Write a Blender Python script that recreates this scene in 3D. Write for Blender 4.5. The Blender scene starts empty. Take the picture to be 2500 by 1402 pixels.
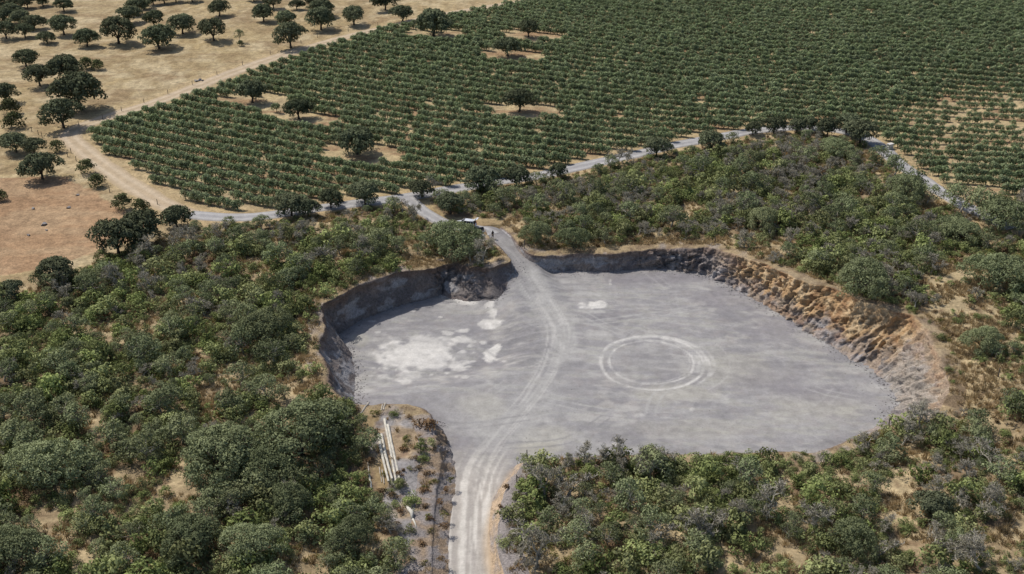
import bpy, math, random
import numpy as np
from math import radians as R

# ------------------------------------------------------------------ camera, sky, sun, exposure
SC = bpy.context.scene
COL = SC.collection
PITCH, FPX, CH = R(27.3), 2800.0, 100.0      # pitch below the horizon, focal length in photo pixels, height over the quarry floor
cam_d = bpy.data.cameras.new('camera')
cam = bpy.data.objects.new('camera', cam_d); COL.objects.link(cam)
cam.location = (0, 0, CH); cam.rotation_euler = (R(90) - PITCH, 0, 0)
cam_d.sensor_width = 36; cam_d.lens = 36 * FPX / 2500; cam_d.clip_start = 1; cam_d.clip_end = 9000
SC.camera = cam
SUN_DIR = np.array([-0.80, 0.60]); SUN_EL = R(54)
W = bpy.data.worlds.new('World'); SC.world = W; W.use_nodes = True
nt = W.node_tree; bg = nt.nodes['Background']
sky = nt.nodes.new('ShaderNodeTexSky'); sky.sky_type = 'NISHITA'; sky.sun_disc = False
sky.sun_elevation = SUN_EL; sky.sun_rotation = math.atan2(SUN_DIR[0], SUN_DIR[1]); sky.dust_density = 2.0
nt.links.new(sky.outputs[0], bg.inputs[0]); bg.inputs[1].default_value = 0.102
sl = bpy.data.lights.new('sun', 'SUN'); sl.energy = 3.65; sl.angle = R(0.55); sl.color = (1.0, 0.94, 0.85)
so = bpy.data.objects.new('sun', sl); COL.objects.link(so)
from mathutils import Vector, Matrix
sv = Vector((SUN_DIR[0] * math.cos(SUN_EL), SUN_DIR[1] * math.cos(SUN_EL), math.sin(SUN_EL)))
so.rotation_euler = sv.to_track_quat('Z', 'Y').to_euler(); so.location = sv * 400
SC.view_settings.view_transform = 'Standard'; SC.view_settings.look = 'None'
SC.view_settings.exposure = 0.0; SC.view_settings.gamma = 1.0; SC.view_settings.use_curve_mapping = False
SC.render.engine = 'CYCLES'
SC.cycles.max_bounces = 4; SC.cycles.diffuse_bounces = 2; SC.cycles.transmission_bounces = 2; SC.cycles.transparent_max_bounces = 4
SC.cycles.use_denoising = True

rng = np.random.default_rng(7)
random.seed(7)

# ------------------------------------------------------------------ maths helpers
CP, SP = math.cos(PITCH), math.sin(PITCH)
def project(x, y, z):
    dz = z - CH
    d = y * CP - dz * SP
    return 1250 + FPX * x / d, 701 - FPX * (y * SP + dz * CP) / d
def at(px, py, z=0.0):
    a = (px - 1250) / FPX; b = (701 - py) / FPX
    dy = CP + b * SP; dzz = b * CP - SP
    t = (z - CH) / dzz
    return a * t, dy * t
def ppm(px, py):                                # photo pixels per metre at a ground point
    x, y = at(px, py, 4); return FPX / (y * CP + (CH - 4) * SP)
def _hash(ix, iy, s):
    h = (ix.astype(np.int64) * 374761393 + iy.astype(np.int64) * 668265263 + s * 974634541) & 0xffffffff
    h = ((h ^ (h >> 13)) * 1274126177) & 0xffffffff
    return ((h ^ (h >> 16)) & 0xffff) / 65535.0
def vn(x, y, s=0):
    x = np.asarray(x, float); y = np.asarray(y, float)
    ix = np.floor(x); iy = np.floor(y); fx = x - ix; fy = y - iy
    fx = fx * fx * (3 - 2 * fx); fy = fy * fy * (3 - 2 * fy)
    ix = ix.astype(np.int64); iy = iy.astype(np.int64)
    a = _hash(ix, iy, s); b = _hash(ix + 1, iy, s); c = _hash(ix, iy + 1, s); d = _hash(ix + 1, iy + 1, s)
    return (a * (1 - fx) + b * fx) * (1 - fy) + (c * (1 - fx) + d * fx) * fy
def fbm(x, y, s=0, o=4):
    r = 0.0; a = 0.5; t = 0.0; x = np.asarray(x, float); y = np.asarray(y, float)
    for i in range(o):
        r = r + a * vn(x, y, s + i * 17); t += a; a *= 0.5
        x, y = x * 2.03 + 5.3, y * 2.03 + 9.1
    return r / t
def sm(a, b, x):
    t = np.clip((np.asarray(x, float) - a) / (b - a), 0, 1); return t * t * (3 - 2 * t)
def inpoly(px, py, poly):
    px = np.asarray(px, float); py = np.asarray(py, float); c = np.zeros(px.shape, bool); n = len(poly)
    for i in range(n):
        x1, y1 = poly[i]; x2, y2 = poly[i - 1]
        if y1 == y2: continue
        c ^= ((y1 > py) != (y2 > py)) & (px < (x2 - x1) * (py - y1) / (y2 - y1) + x1)
    return c
def polydist(x, y, pts, closed=False):
    """distance to a polyline, arc length of the nearest point, signed side"""
    x = np.asarray(x, float); y = np.asarray(y, float)
    best = np.full(x.shape, 1e9); arc = np.zeros(x.shape); side = np.zeros(x.shape); L = 0.0
    n = len(pts)
    for i in range(n if closed else n - 1):
        ax, ay = pts[i]; bx, by = pts[(i + 1) % n]
        dx, dy = bx - ax, by - ay; l2 = dx * dx + dy * dy; l = math.sqrt(l2)
        t = np.clip(((x - ax) * dx + (y - ay) * dy) / max(l2, 1e-9), 0, 1)
        qx = x - ax - t * dx; qy = y - ay - t * dy; d = np.hypot(qx, qy)
        m = d < best
        best = np.where(m, d, best); arc = np.where(m, L + t * l, arc); side = np.where(m, (dx * qy - dy * qx) / max(l, 1e-9), side)
        L += l
    return best, arc, side
def smooth_line(pts, step=1.0):
    p = [np.array(q, float) for q in pts]; out = []
    for i in range(len(p) - 1):
        a = p[max(i - 1, 0)]; b = p[i]; c = p[i + 1]; d = p[min(i + 2, len(p) - 1)]
        n = max(2, int(np.hypot(*(c - b)[:2]) / step))
        for k in range(n):
            t = k / n
            out.append(0.5 * ((2 * b) + (c - a) * t + (2 * a - 5 * b + 4 * c - d) * t * t + (3 * b - a - 3 * c + d) * t ** 3))
    out.append(p[-1]); return np.array(out)

# ------------------------------------------------------------------ object helpers
def link(o, parent=None):
    COL.objects.link(o)
    if parent is not None: o.parent = parent
    return o
def tag(o, label=None, cat=None, group=None, kind=None):
    if label: o['label'] = label
    if cat: o['category'] = cat
    if group: o['group'] = group
    if kind: o['kind'] = kind
    return o
def mesh_np(name, v, f, mats=(), smooth=False):
    me = bpy.data.meshes.new(name)
    v = np.asarray(v, np.float32); f = np.asarray(f, np.int32)
    nv, nf, k = len(v), len(f), f.shape[1]
    me.vertices.add(nv); me.vertices.foreach_set('co', v.ravel())
    me.loops.add(nf * k); me.loops.foreach_set('vertex_index', f.ravel())
    me.polygons.add(nf); me.polygons.foreach_set('loop_start', np.arange(0, nf * k, k, dtype=np.int32))
    me.polygons.foreach_set('loop_total', np.full(nf, k, np.int32))
    if smooth: me.polygons.foreach_set('use_smooth', np.ones(nf, bool))
    for m in mats: me.materials.append(m)
    me.update(); me.validate(); return me
def vcol(me, rgb, name='Col'):
    a = me.color_attributes.new(name, 'FLOAT_COLOR', 'POINT')
    c = np.ones((len(me.vertices), 4), np.float32); c[:, :3] = rgb
    a.data.foreach_set('color', c.ravel())
class MB:
    """collects vertices and faces (any polygon size)"""
    def __init__(s): s.v = []; s.f = []; s.m = []
    def add(s, v, f, m=0):
        b = len(s.v); s.v += [tuple(p) for p in v]; s.f += [tuple(i + b for i in q) for q in f]; s.m += [m] * len(f)
    def box(s, c, d, rz=0, m=0):
        x, y, z = c; a, b, h = d[0] / 2, d[1] / 2, d[2] / 2; cs, sn = math.cos(rz), math.sin(rz)
        v = [(x + i * a * cs - j * b * sn, y + i * a * sn + j * b * cs, z + k * h) for k in (-1, 1) for j in (-1, 1) for i in (-1, 1)]
        s.add(v, [(0, 2, 3, 1), (4, 5, 7, 6), (0, 1, 5, 4), (2, 6, 7, 3), (0, 4, 6, 2), (1, 3, 7, 5)], m)
    def tube(s, pts, rad, n=6, m=0, caps=True):
        pts = [Vector(p) for p in pts]; rings = []; b = len(s.v)
        for i, p in enumerate(pts):
            d = (pts[min(i + 1, len(pts) - 1)] - pts[max(i - 1, 0)]).normalized()
            u = d.orthogonal().normalized() if i == 0 else (u - d * u.dot(d)).normalized()
            w = d.cross(u); r = rad[i] if hasattr(rad, '__len__') else rad
            for k in range(n):
                a = 2 * math.pi * k / n; s.v.append(tuple(p + (u * math.cos(a) + w * math.sin(a)) * r))
        for i in range(len(pts) - 1):
            for k in range(n):
                s.f.append((b + i * n + k, b + i * n + (k + 1) % n, b + (i + 1) * n + (k + 1) % n, b + (i + 1) * n + k)); s.m.append(m)
        if caps:
            s.f.append(tuple(b + k for k in reversed(range(n)))); s.m.append(m)
            e = b + (len(pts) - 1) * n; s.f.append(tuple(e + k for k in range(n))); s.m.append(m)
    def mesh(s, name, mats, smooth=False):
        me = bpy.data.meshes.new(name); me.from_pydata(s.v, [], s.f)
        for m in (mats if isinstance(mats, (list, tuple)) else [mats]): me.materials.append(m)
        me.polygons.foreach_set('material_index', s.m)
        if smooth: me.polygons.foreach_set('use_smooth', [True] * len(s.f))
        me.update(); return me
    def build(s, name, mats, parent=None, smooth=False):
        return link(bpy.data.objects.new(name, s.mesh(name, mats, smooth)), parent)

# ------------------------------------------------------------------ materials
def mat(name):
    m = bpy.data.materials.new(name); m.use_nodes = True
    n = m.node_tree.nodes; b = n['Principled BSDF']; b.inputs['Roughness'].default_value = 0.9
    b.inputs['Specular IOR Level'].default_value = 0.15
    return m, n, m.node_tree.links, b
def ramp(n, pts):
    r = n.new('ShaderNodeValToRGB'); e = r.color_ramp.elements
    while len(e) < len(pts): e.new(0.5)
    for i, (p, c) in enumerate(pts): e[i].position = p; e[i].color = (c[0], c[1], c[2], 1) if hasattr(c, '__len__') else (c, c, c, 1)
    return r
def noise(n, l, scale, detail=4, rough=0.6, vec=None):
    t = n.new('ShaderNodeTexNoise'); t.inputs['Scale'].default_value = scale; t.inputs['Detail'].default_value = detail
    t.inputs['Roughness'].default_value = rough
    if vec is not None: l.new(vec, t.inputs['Vector'])
    return t
def mul(n, l, a, b, f=1.0):
    m = n.new('ShaderNodeMix'); m.data_type = 'RGBA'; m.blend_type = 'MULTIPLY'; m.inputs[0].default_value = f
    l.new(a, m.inputs[6]); l.new(b, m.inputs[7]); return m.outputs[2]
def earth_mat(name, fine=6.0, lo=0.72, hi=1.2, bump=0.35, bdist=0.12, mid=1.1, ml=0.82, mh=1.12):
    """colour from the surface's own 'Col' attribute, broken up with grain"""
    m, n, l, b = mat(name)
    a = n.new('ShaderNodeAttribute'); a.attribute_name = 'Col'
    g = n.new('ShaderNodeNewGeometry')
    t1 = noise(n, l, fine, 3, 0.7, g.outputs['Position']); t2 = noise(n, l, mid, 4, 0.65, g.outputs['Position'])
    r1 = ramp(n, [(0.3, lo), (0.7, hi)]); r2 = ramp(n, [(0.3, ml), (0.7, mh)])
    l.new(t1.outputs[0], r1.inputs[0]); l.new(t2.outputs[0], r2.inputs[0])
    c = mul(n, l, mul(n, l, a.outputs['Color'], r1.outputs[0]), r2.outputs[0])
    l.new(c, b.inputs['Base Color'])
    bp = n.new('ShaderNodeBump'); bp.inputs['Strength'].default_value = bump; bp.inputs['Distance'].default_value = bdist
    l.new(t1.outputs[0], bp.inputs['Height']); l.new(bp.outputs[0], b.inputs['Normal'])
    return m
def leaf_mat(name, c1, c2, c3, trans=0.18, obj_var=0.5, bright=0.3):
    """c1..c2 by leaf tint, pulled towards c3 from plant to plant"""
    m = bpy.data.materials.new(name); m.use_nodes = True
    n = m.node_tree.nodes; l = m.node_tree.links; n.clear()
    out = n.new('ShaderNodeOutputMaterial')
    a = n.new('ShaderNodeAttribute'); a.attribute_name = 'tint'
    oi = n.new('ShaderNodeObjectInfo')
    mx = n.new('ShaderNodeMix'); mx.data_type = 'RGBA'; l.new(a.outputs['Fac'], mx.inputs[0])
    mx.inputs[6].default_value = (*c1, 1); mx.inputs[7].default_value = (*c2, 1)
    mm = n.new('ShaderNodeMath'); mm.operation = 'MULTIPLY'; mm.inputs[1].default_value = obj_var; l.new(oi.outputs['Random'], mm.inputs[0])
    m2 = n.new('ShaderNodeMix'); m2.data_type = 'RGBA'; l.new(mm.outputs[0], m2.inputs[0]); l.new(mx.outputs[2], m2.inputs[6])
    m2.inputs[7].default_value = (*c3, 1)
    f1 = n.new('ShaderNodeMath'); f1.operation = 'MULTIPLY'; f1.inputs[1].default_value = 17.31; l.new(oi.outputs['Random'], f1.inputs[0])
    f2 = n.new('ShaderNodeMath'); f2.operation = 'FRACT'; l.new(f1.outputs[0], f2.inputs[0])
    rr = n.new('ShaderNodeMapRange'); rr.inputs['To Min'].default_value = 1 - bright; rr.inputs['To Max'].default_value = 1 + bright * 1.15; l.new(f2.outputs[0], rr.inputs['Value'])
    hs = n.new('ShaderNodeHueSaturation'); l.new(m2.outputs[2], hs.inputs['Color']); l.new(rr.outputs[0], hs.inputs['Value'])
    d = n.new('ShaderNodeBsdfDiffuse'); l.new(hs.outputs[0], d.inputs[0])
    t = n.new('ShaderNodeBsdfTranslucent'); l.new(hs.outputs[0], t.inputs[0])
    s = n.new('ShaderNodeMixShader'); s.inputs[0].default_value = trans
    l.new(d.outputs[0], s.inputs[1]); l.new(t.outputs[0], s.inputs[2]); l.new(s.outputs[0], out.inputs[0])
    return m
def plain(name, c, rough=0.85, var=0.25, scale=4.0, metal=0.0):
    m, n, l, b = mat(name)
    t = noise(n, l, scale, 4, 0.65); tc = n.new('ShaderNodeTexCoord'); l.new(tc.outputs['Object'], t.inputs['Vector'])
    r = ramp(n, [(0.25, [x * (1 - var) for x in c]), (0.75, [min(1, x * (1 + var)) for x in c])])
    l.new(t.outputs[0], r.inputs[0]); l.new(r.outputs[0], b.inputs['Base Color'])
    b.inputs['Roughness'].default_value = rough; b.inputs['Metallic'].default_value = metal
    return m
M_ground = earth_mat('dry_ground', fine=2.2, lo=0.70, hi=1.22, bump=0.5, bdist=0.2, mid=0.62, ml=0.66, mh=1.26)
M_floor = earth_mat('crushed_slate', fine=3.2, lo=0.90, hi=1.08, bump=0.25, bdist=0.06, mid=0.6)
M_cliff = earth_mat('cut_slate', fine=3.0, lo=0.62, hi=1.28, bump=0.8, bdist=0.3, mid=0.8)
M_road = earth_mat('gravel_road', fine=4.0, lo=0.86, hi=1.12, bump=0.3, bdist=0.05, mid=0.5)
M_bark = plain('bark', (0.085, 0.070, 0.058))
M_greybark = plain('grey_bark', (0.400, 0.372, 0.315), var=0.4)
L_oak = leaf_mat('oak_leaves', (0.118, 0.148, 0.076), (0.262, 0.302, 0.164), (0.246, 0.256, 0.138), obj_var=0.6)
L_plain_oak = leaf_mat('pasture_oak_leaves', (0.068, 0.086, 0.050), (0.158, 0.182, 0.110), (0.155, 0.160, 0.098), obj_var=0.5)
L_olive = leaf_mat('olive_leaves', (0.162, 0.222, 0.108), (0.305, 0.372, 0.198), (0.340, 0.372, 0.240), trans=0.3, obj_var=0.45, bright=0.2)
L_mastic = leaf_mat('mastic_leaves', (0.130, 0.172, 0.058), (0.300, 0.352, 0.132), (0.262, 0.262, 0.142), obj_var=0.75, bright=.38)
L_bush = leaf_mat('bush_leaves', (0.062, 0.076, 0.036), (0.140, 0.158, 0.075), (0.130, 0.130, 0.070), obj_var=0.5)
L_dry = leaf_mat('dry_leaves', (0.140, 0.082, 0.046), (0.270, 0.175, 0.100), (0.240, 0.190, 0.115), obj_var=0.6)
L_yellow = leaf_mat('broom_leaves', (0.100, 0.115, 0.025), (0.230, 0.225, 0.070), (0.170, 0.150, 0.070), obj_var=0.6)
L_greyleaf = leaf_mat('grey_twig_leaves', (0.200, 0.190, 0.142), (0.340, 0.322, 0.250), (0.235, 0.222, 0.150), obj_var=0.6)
L_straw = leaf_mat('straw', (0.340, 0.255, 0.140), (0.540, 0.440, 0.265), (0.360, 0.250, 0.135), trans=0.25, obj_var=0.6)
M_stone = plain('slate_stone', (0.26, 0.245, 0.24), var=0.35, scale=2.0)

# ------------------------------------------------------------------ quarry outline (photo pixels -> metres)
RAMP = smooth_line([(*at(1188, 566, 4.0), 4.0), (*at(1208, 582, 3.95), 3.95), (*at(1235, 607, 3.45), 3.45), (*at(1273, 655, 2.0), 2.0), (*at(1308, 710, 0.7), 0.7), (*at(1326, 750, 0), 0.0)], 1.0)
BASIN = [at(x, y, -1) for x, y in [(1205, 735), (1262, 790), (1285, 850), (1240, 905), (1120, 935), (960, 955), (820, 985), (760, 900), (720, 760), (900, 640), (1150, 650)]]
def zfloor(x, y):
    x = np.asarray(x, float); y = np.asarray(y, float)
    d, _, _ = polydist(x, y, BASIN, True); ins = inpoly(x, y, BASIN)
    z = -1.7 * sm(-3.0, 5.5, np.where(ins, d, -d))
    z = z + 0.25 * (fbm(x / 16, y / 16, 3, 3) - 0.5)
    d, a, _ = polydist(x, y, RAMP[:, :2].tolist())
    seg = np.concatenate([[0], np.cumsum(np.hypot(*np.diff(RAMP[:, :2], axis=0).T))])
    zr = np.interp(a, seg, RAMP[:, 2])
    w = 1 - sm(2.6, 6.5, d)
    return z * (1 - w) + np.maximum(zr, z) * w
def at_floor(px, py):
    x, y = at(px, py, 0)
    for _ in range(5): x, y = at(px, py, float(zfloor(x, y)))
    return x, y
# rim pixel, rim height, toe pixel on the floor (or a number: inward run in metres)
SA = [(1186, 560, 4.0, 0.6), (1199, 583, 4.0, 0.6), (1225, 607, 4.1, 0.8), (1248, 637, 4.2, (1258, 655)), (1215, 648, 4.0, (1236, 706)), (1182, 655, 3.7, (1204, 738)),
      (1138, 650, 2.4, (1172, 734)), (1085, 652, 2.5, (1090, 729)), (1058, 657, 3.6, (1056, 714)), (990, 664, 4.2, (992, 732)), (930, 678, 4.4, (936, 750)), (880, 696, 4.5, (892, 768)),
      (835, 718, 4.6, (858, 788)), (795, 742, 4.8, (832, 806)), (786, 768, 4.8, (830, 822)), (795, 802, 4.6, (844, 840)), (776, 848, 4.2, (860, 872)), (796, 888, 4.6, (868, 905)),
      (800, 935, 4.6, (870, 945)), (822, 962, 4.2, (868, 978)), (862, 984, 3.6, 2.0), (905, 990, 3.4, 2.0), (955, 988, 3.4, 2.0), (1005, 988, 3.2, 2.0),
      (1042, 1008, 3.0, 2.0), (1062, 1050, 2.8, (1090, 1070)), (1070, 1090, 2.5, (1108, 1118)), (1076, 1135, 1.9, (1118, 1158)), (1068, 1190, 1.5, (1114, 1212)),
      (1060, 1260, 1.2, (1106, 1278)), (1056, 1340, 1.1, (1102, 1352)), (1052, 1430, 1.1, (1102, 1437)), (1042, 1620, 1.1, (1098, 1620))]
SB = [(1250, 1620, 1.5, (1206, 1620)), (1240, 1430, 1.5, (1205, 1430)), (1224, 1340, 1.6, (1193, 1345)), (1224, 1270, 1.8, (1191, 1275)), (1240, 1206, 2.0, (1205, 1212)),
      (1264, 1158, 2.2, (1240, 1160)), (1292, 1122, 2.4, (1275, 1128)), (1400, 1116, 2.6, 2.5), (1560, 1112, 2.6, 2.5), (1720, 1108, 2.6, 2.5), (1880, 1106, 2.6, 2.5),
      (2020, 1096, 2.4, 2.5), (2095, 1070, 2.0, 2.5), (2165, 1046, 2.0, 3.5), (2235, 1026, 2.4, (2165, 1012)), (2296, 1002, 3.4, (2190, 985)), (2310, 940, 4.8, (2165, 938)),
      (2296, 870, 6.0, (2110, 900)), (2264, 802, 6.6, (2052, 865)), (2206, 763, 6.8, (1992, 825)), (2130, 743, 6.8, (1937, 790)), (2040, 707, 6.4, (1882, 755)), (1950, 681, 6.0, (1822, 722)),
      (1880, 651, 5.6, (1762, 693)), (1800, 626, 5.2, (1702, 671)), (1740, 608, 4.4, (1655, 662)), (1690, 605, 4.1, (1615, 658)), (1620, 608, 3.7, (1576, 655)), (1560, 613, 3.4, (1540, 655)),
      (1500, 621, 3.3, (1476, 661)), (1440, 623, 3.1, (1432, 657)), (1380, 623, 3.0, (1376, 651)), (1325, 628, 3.0, (1330, 648)), (1294, 622, 3.4, (1288, 633)), (1268, 598, 4.0, 0.8), (1246, 574, 4.0, 0.6), (1222, 556, 4.0, 0.6)]
def outline(S):
    rim = [(*at(a, b, z), z) for a, b, z, _ in S]; toe = []
    for i, (a, b, z, t) in enumerate(S):
        if isinstance(t, tuple): toe.append(at_floor(*t))
        else:
            p = np.array(rim[max(i - 1, 0)][:2]); q = np.array(rim[min(i + 1, len(rim) - 1)][:2]); d = (q - p) / np.hypot(*(q - p))
            toe.append((rim[i][0] - d[1] * t, rim[i][1] + d[0] * t))
    return rim, toe
RA, TA = outline(SA); RB, TB = outline(SB)
RAs = smooth_line([(*r, *t) for r, t in zip(RA, TA)], 0.22); RBs = smooth_line([(*r, *t) for r, t in zip(RB, TB)], 0.22)
PIT = [tuple(p[:2]) for p in RAs[::3]] + [tuple(p[:2]) for p in RBs[::3]]

CTRL = [(x, y, z) for x, y, z in RA + RB]
for px, py, z in [(300, 1200, 4.0), (0, 1400, 3.5), (600, 1300, 4.0), (900, 1300, 2.4), (1000, 1100, 3.0), (960, 1050, 3.2), (700, 1000, 4.6), (400, 900, 5.0), (100, 900, 4.5), (300, 700, 4.5),
                  (1500, 1300, 3.6), (1800, 1250, 4.0), (2100, 1200, 3.5), (2400, 1200, 5.0), (2450, 900, 7.0), (2300, 700, 7.0), (2450, 1400, 5.0), (2000, 550, 5.0), (1600, 520, 4.4),
                  (600, 600, 4.4), (900, 560, 4.2), (1150, 530, 4.0), (1000, 440, 4.0), (400, 400, 4.0), (1600, 360, 4.0), (2200, 400, 4.0), (1300, 100, 5.0), (300, 100, 5.0), (2300, 100, 5.5), (50, 500, 4.0)]:
    CTRL.append((*at(px, py, z), z))
CT = np.array(CTRL)
def zground(x, y):
    x = np.asarray(x, float); y = np.asarray(y, float); num = np.zeros(x.shape); den = np.zeros(x.shape)
    for cx, cy, cz in CT:
        w = 1.0 / (((x - cx) ** 2 + (y - cy) ** 2) + 4.0) ** 1.6
        num += w * cz; den += w
    return num / den + 0.35 * (fbm(x / 9, y / 9, 11, 3) - 0.5) * sm(0.5, 4, np.abs(0 * x + 5))
def ong(px, py):
    """photo pixel -> point on the open ground"""
    z = 4.0
    for _ in range(7):
        x, y = at(px, py, z); z = float(zground(x, y))
    return x, y, z

# ------------------------------------------------------------------ zones drawn over the photo (pixels of the ground they cover)
FIELD = [(213, 330), (500, 232), (768, 128), (945, 75), (1310, 3), (1700, -60), (2700, -60), (2700, 520), (2440, 470), (2330, 462), (2235, 405), (2150, 335), (2080, 308), (1990, 303), (1850, 310),
         (1700, 333), (1500, 378), (1390, 400), (1250, 432), (1100, 455), (960, 478), (880, 488), (790, 497), (680, 506), (580, 514), (480, 500), (400, 462), (330, 420), (255, 374)]
SOIL = [(-300, 420), (40, 440), (160, 435), (250, 470), (300, 520), (380, 545), (250, 610), (120, 660), (-300, 720)]
SCRUB_L = [(-400, 760), (0, 745), (90, 690), (220, 650), (330, 610), (420, 568), (560, 552), (640, 548), (760, 528), (900, 508), (985, 505), (1060, 555), (1130, 568), (1190, 585), (1235, 625),
           (1090, 648), (940, 672), (830, 712), (775, 755), (775, 850), (790, 960), (870, 985), (900, 1080), (905, 1200), (960, 1290), (1010, 1420), (1010, 1700), (-400, 1700)]
SCRUB_B = [(1215, 535), (1090, 520), (1050, 490), (1150, 470), (1300, 447), (1400, 424), (1500, 402), (1620, 378), (1700, 362), (1800, 345), (1900, 332), (2000, 330), (2110, 350), (2190, 425), (2280, 490), (2360, 505),
           (2440, 480), (2700, 500), (2700, 1100), (2320, 1010), (2318, 930), (2290, 830), (2220, 755), (2130, 735), (1950, 665), (1750, 600), (1560, 598), (1300, 612), (1260, 580)]
SCRUB_R = [(1300, 1116), (1560, 1104), (1880, 1100), (2030, 1090), (2110, 1062), (2250, 1030), (2330, 1000), (2700, 1000), (2700, 1700), (1262, 1700), (1245, 1400), (1232, 1300), (1250, 1210), (1280, 1150)]
# thin places (pixel ellipses: x, y, rx, ry, strength)
BARE = [(1110, 632, 95, 16, 1), (720, 930, 80, 30, .8), (700, 955, 130, 32, .9), (660, 900, 50, 24, .7), (760, 900, 50, 70, .8), (1060, 640, 130, 18, .9), (880, 680, 60, 14, .7), (470, 940, 40, 20, .6), (90, 1290, 60, 30, .6), (1990, 560, 40, 14, .5), (1620, 560, 50, 14, .4), (760, 800, 40, 55, .85), (490, 850, 16, 40, .9), (540, 985, 70, 22, .9), (230, 1040, 30, 35, .7), (440, 1150, 26, 40, .8), (330, 1245, 60, 22, .9),
        (170, 1330, 90, 45, 1), (900, 1330, 70, 60, .6), (600, 880, 40, 20, .5), (1240, 555, 40, 35, .95), (1330, 590, 60, 20, .8), (1600, 595, 330, 12, .9), (1850, 620, 90, 14, .8), (2000, 670, 80, 12, .7),
        (2330, 690, 90, 45, .85), (2390, 800, 60, 60, .7), (2345, 900, 50, 130, .85), (2430, 960, 80, 50, .6), (2300, 770, 50, 40, .7), (2180, 1230, 40, 50, .9), (2200, 1150, 30, 60, .75), (2230, 1330, 45, 30, .6), (2460, 1310, 60, 30, .5),
        (1640, 1325, 45, 40, .75), (1880, 1370, 80, 30, .85), (1545, 1245, 22, 25, .7), (2150, 1080, 60, 20, .6), (1300, 1390, 60, 30, .8), (2270, 500, 45, 14, .9), (1990, 430, 30, 12, .4), (1780, 575, 40, 12, .6),
        (1000, 600, 60, 14, .5), (830, 640, 40, 12, .5), (640, 590, 50, 10, .6), (560, 660, 30, 12, .5), (90, 780, 60, 16, .5), (240, 640, 60, 20, .6)]
def bare(px, py):
    b = np.zeros(np.shape(px))
    for x, y, rx, ry, s in BARE:
        b = np.maximum(b, s * (1 - sm(0.6, 1.15, np.hypot((px - x) / rx, (py - y) / ry))))
    return b
PTS_ROAD = [(462, 524), (520, 530), (600, 531), (680, 523), (760, 511), (850, 500), (930, 490), (1000, 481), (1100, 463), (1200, 447), (1320, 428), (1400, 411), (1480, 393), (1560, 375), (1640, 356), (1700, 345), (1780, 330), (1850, 319),
            (1910, 314), (1990, 313), (2060, 321), (2110, 335), (2150, 360), (2185, 392), (2235, 428), (2300, 470), (2360, 505), (2470, 560)]
PTS_SIDE = [(995, 484), (1015, 503), (1045, 524), (1085, 545), (1140, 557), (1180, 562), (1200, 574)]
PTS_DIRT = [(465, 524), (400, 498), (330, 457), (262, 412), (205, 368), (172, 338), (180, 318), (235, 296), (330, 266), (400, 243), (600, 166), (768, 112), (950, 66), (1100, 33), (1310, 0), (1520, -30)]
def gline(pts, step=1.5):
    return smooth_line([ong(*p) for p in pts], step)
G_ROAD, G_SIDE, G_DIRT = gline(PTS_ROAD), gline(PTS_SIDE), gline(PTS_DIRT)

# ------------------------------------------------------------------ ground
def axis(lo, hi, step, far, g=1.12):
    a = list(np.arange(lo, hi, step)); s = step
    while a[-1] < far[1]: s *= g; a.append(a[-1] + s)
    s = step; b = [lo]
    while b[-1] > far[0]: s *= g; b.append(b[-1] - s)
    return np.array(b[::-1][:-1] + a)
xs = axis(-112, 118, 0.55, (-1900, 1900), 1.06); ys = axis(96, 300, 0.55, (-300, 2600), 1.022)
GX, GY = np.meshgrid(xs, ys); gx, gy = GX.ravel(), GY.ravel()
gz = zground(gx, gy)
inside = inpoly(gx, gy, PIT); pdist, _, _ = polydist(gx, gy, PIT, True)
sd = np.where(inside, pdist, -pdist)
gz = gz + 0.10 * (fbm(gx / 1.3, gy / 1.3, 5, 3) - 0.5)
low = sd > -1.35
gz = np.where(low, np.minimum(gz, -8.0 + 0 * sd), gz)
PX, PY = project(gx, gy, np.where(low, 4.0, gz))
def mixc(c, col, w):
    w = np.asarray(w)[:, None]; return c * (1 - w) + np.array(col)[None] * w
n1 = fbm(gx / 22, gy / 22, 21, 4); n2 = fbm(gx / 5, gy / 5, 31, 4); n3 = fbm(gx / 1.4, gy / 1.4, 41, 3); n4 = fbm(gx / 9 + 3, gy / 3, 51, 4)
n5 = fbm(gx / 2.6, gy / 4.5, 55, 4)
c = np.tile(np.array([[0.350, 0.268, 0.148]]), (len(gx), 1))
c = mixc(c, (0.47, 0.38, 0.235), sm(0.42, 0.68, n2)); c = mixc(c, (0.275, 0.195, 0.110), sm(0.50, 0.72, n4) * 0.8)
c = mixc(c, (0.42, 0.325, 0.17), sm(0.5, 0.7, n1) * 0.5); c = mixc(c, (0.215, 0.150, 0.078), sm(.54, .68, n5) * .4); c = mixc(c, (0.50, 0.41, 0.26), sm(.46, .30, n5) * .4)
jx = PX + (n2 - 0.5) * 60; jy = PY + (n1 - 0.5) * 40
soil = inpoly(jx, jy, SOIL).astype(float)
cs = mixc(np.tile(np.array([[0.345, 0.212, 0.122]]), (len(gx), 1)), (0.39, 0.265, 0.16), sm(0.4, 0.65, n4)); cs = mixc(cs, (0.25, 0.145, 0.085), sm(0.55, 0.75, n1))
c = c * (1 - 0.85 * soil[:, None]) + cs * 0.85 * soil[:, None]
fld = inpoly(PX, PY, FIELD)
cf = mixc(np.tile(np.array([[0.40, 0.315, 0.19]]), (len(gx), 1)), (0.46, 0.365, 0.21), sm(0.4, 0.6, n2)); cf = mixc(cf, (0.32, 0.215, 0.125), sm(0.5, 0.7, n4))
c = np.where(fld[:, None], cf, c)
scr = (inpoly(jx, jy, SCRUB_L) | inpoly(jx, jy, SCRUB_B) | inpoly(jx, jy, SCRUB_R)) & (gy < 420)
dryz = ((PX > 2270) & (PY > 600) & (PY < 1030)) * .6
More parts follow.
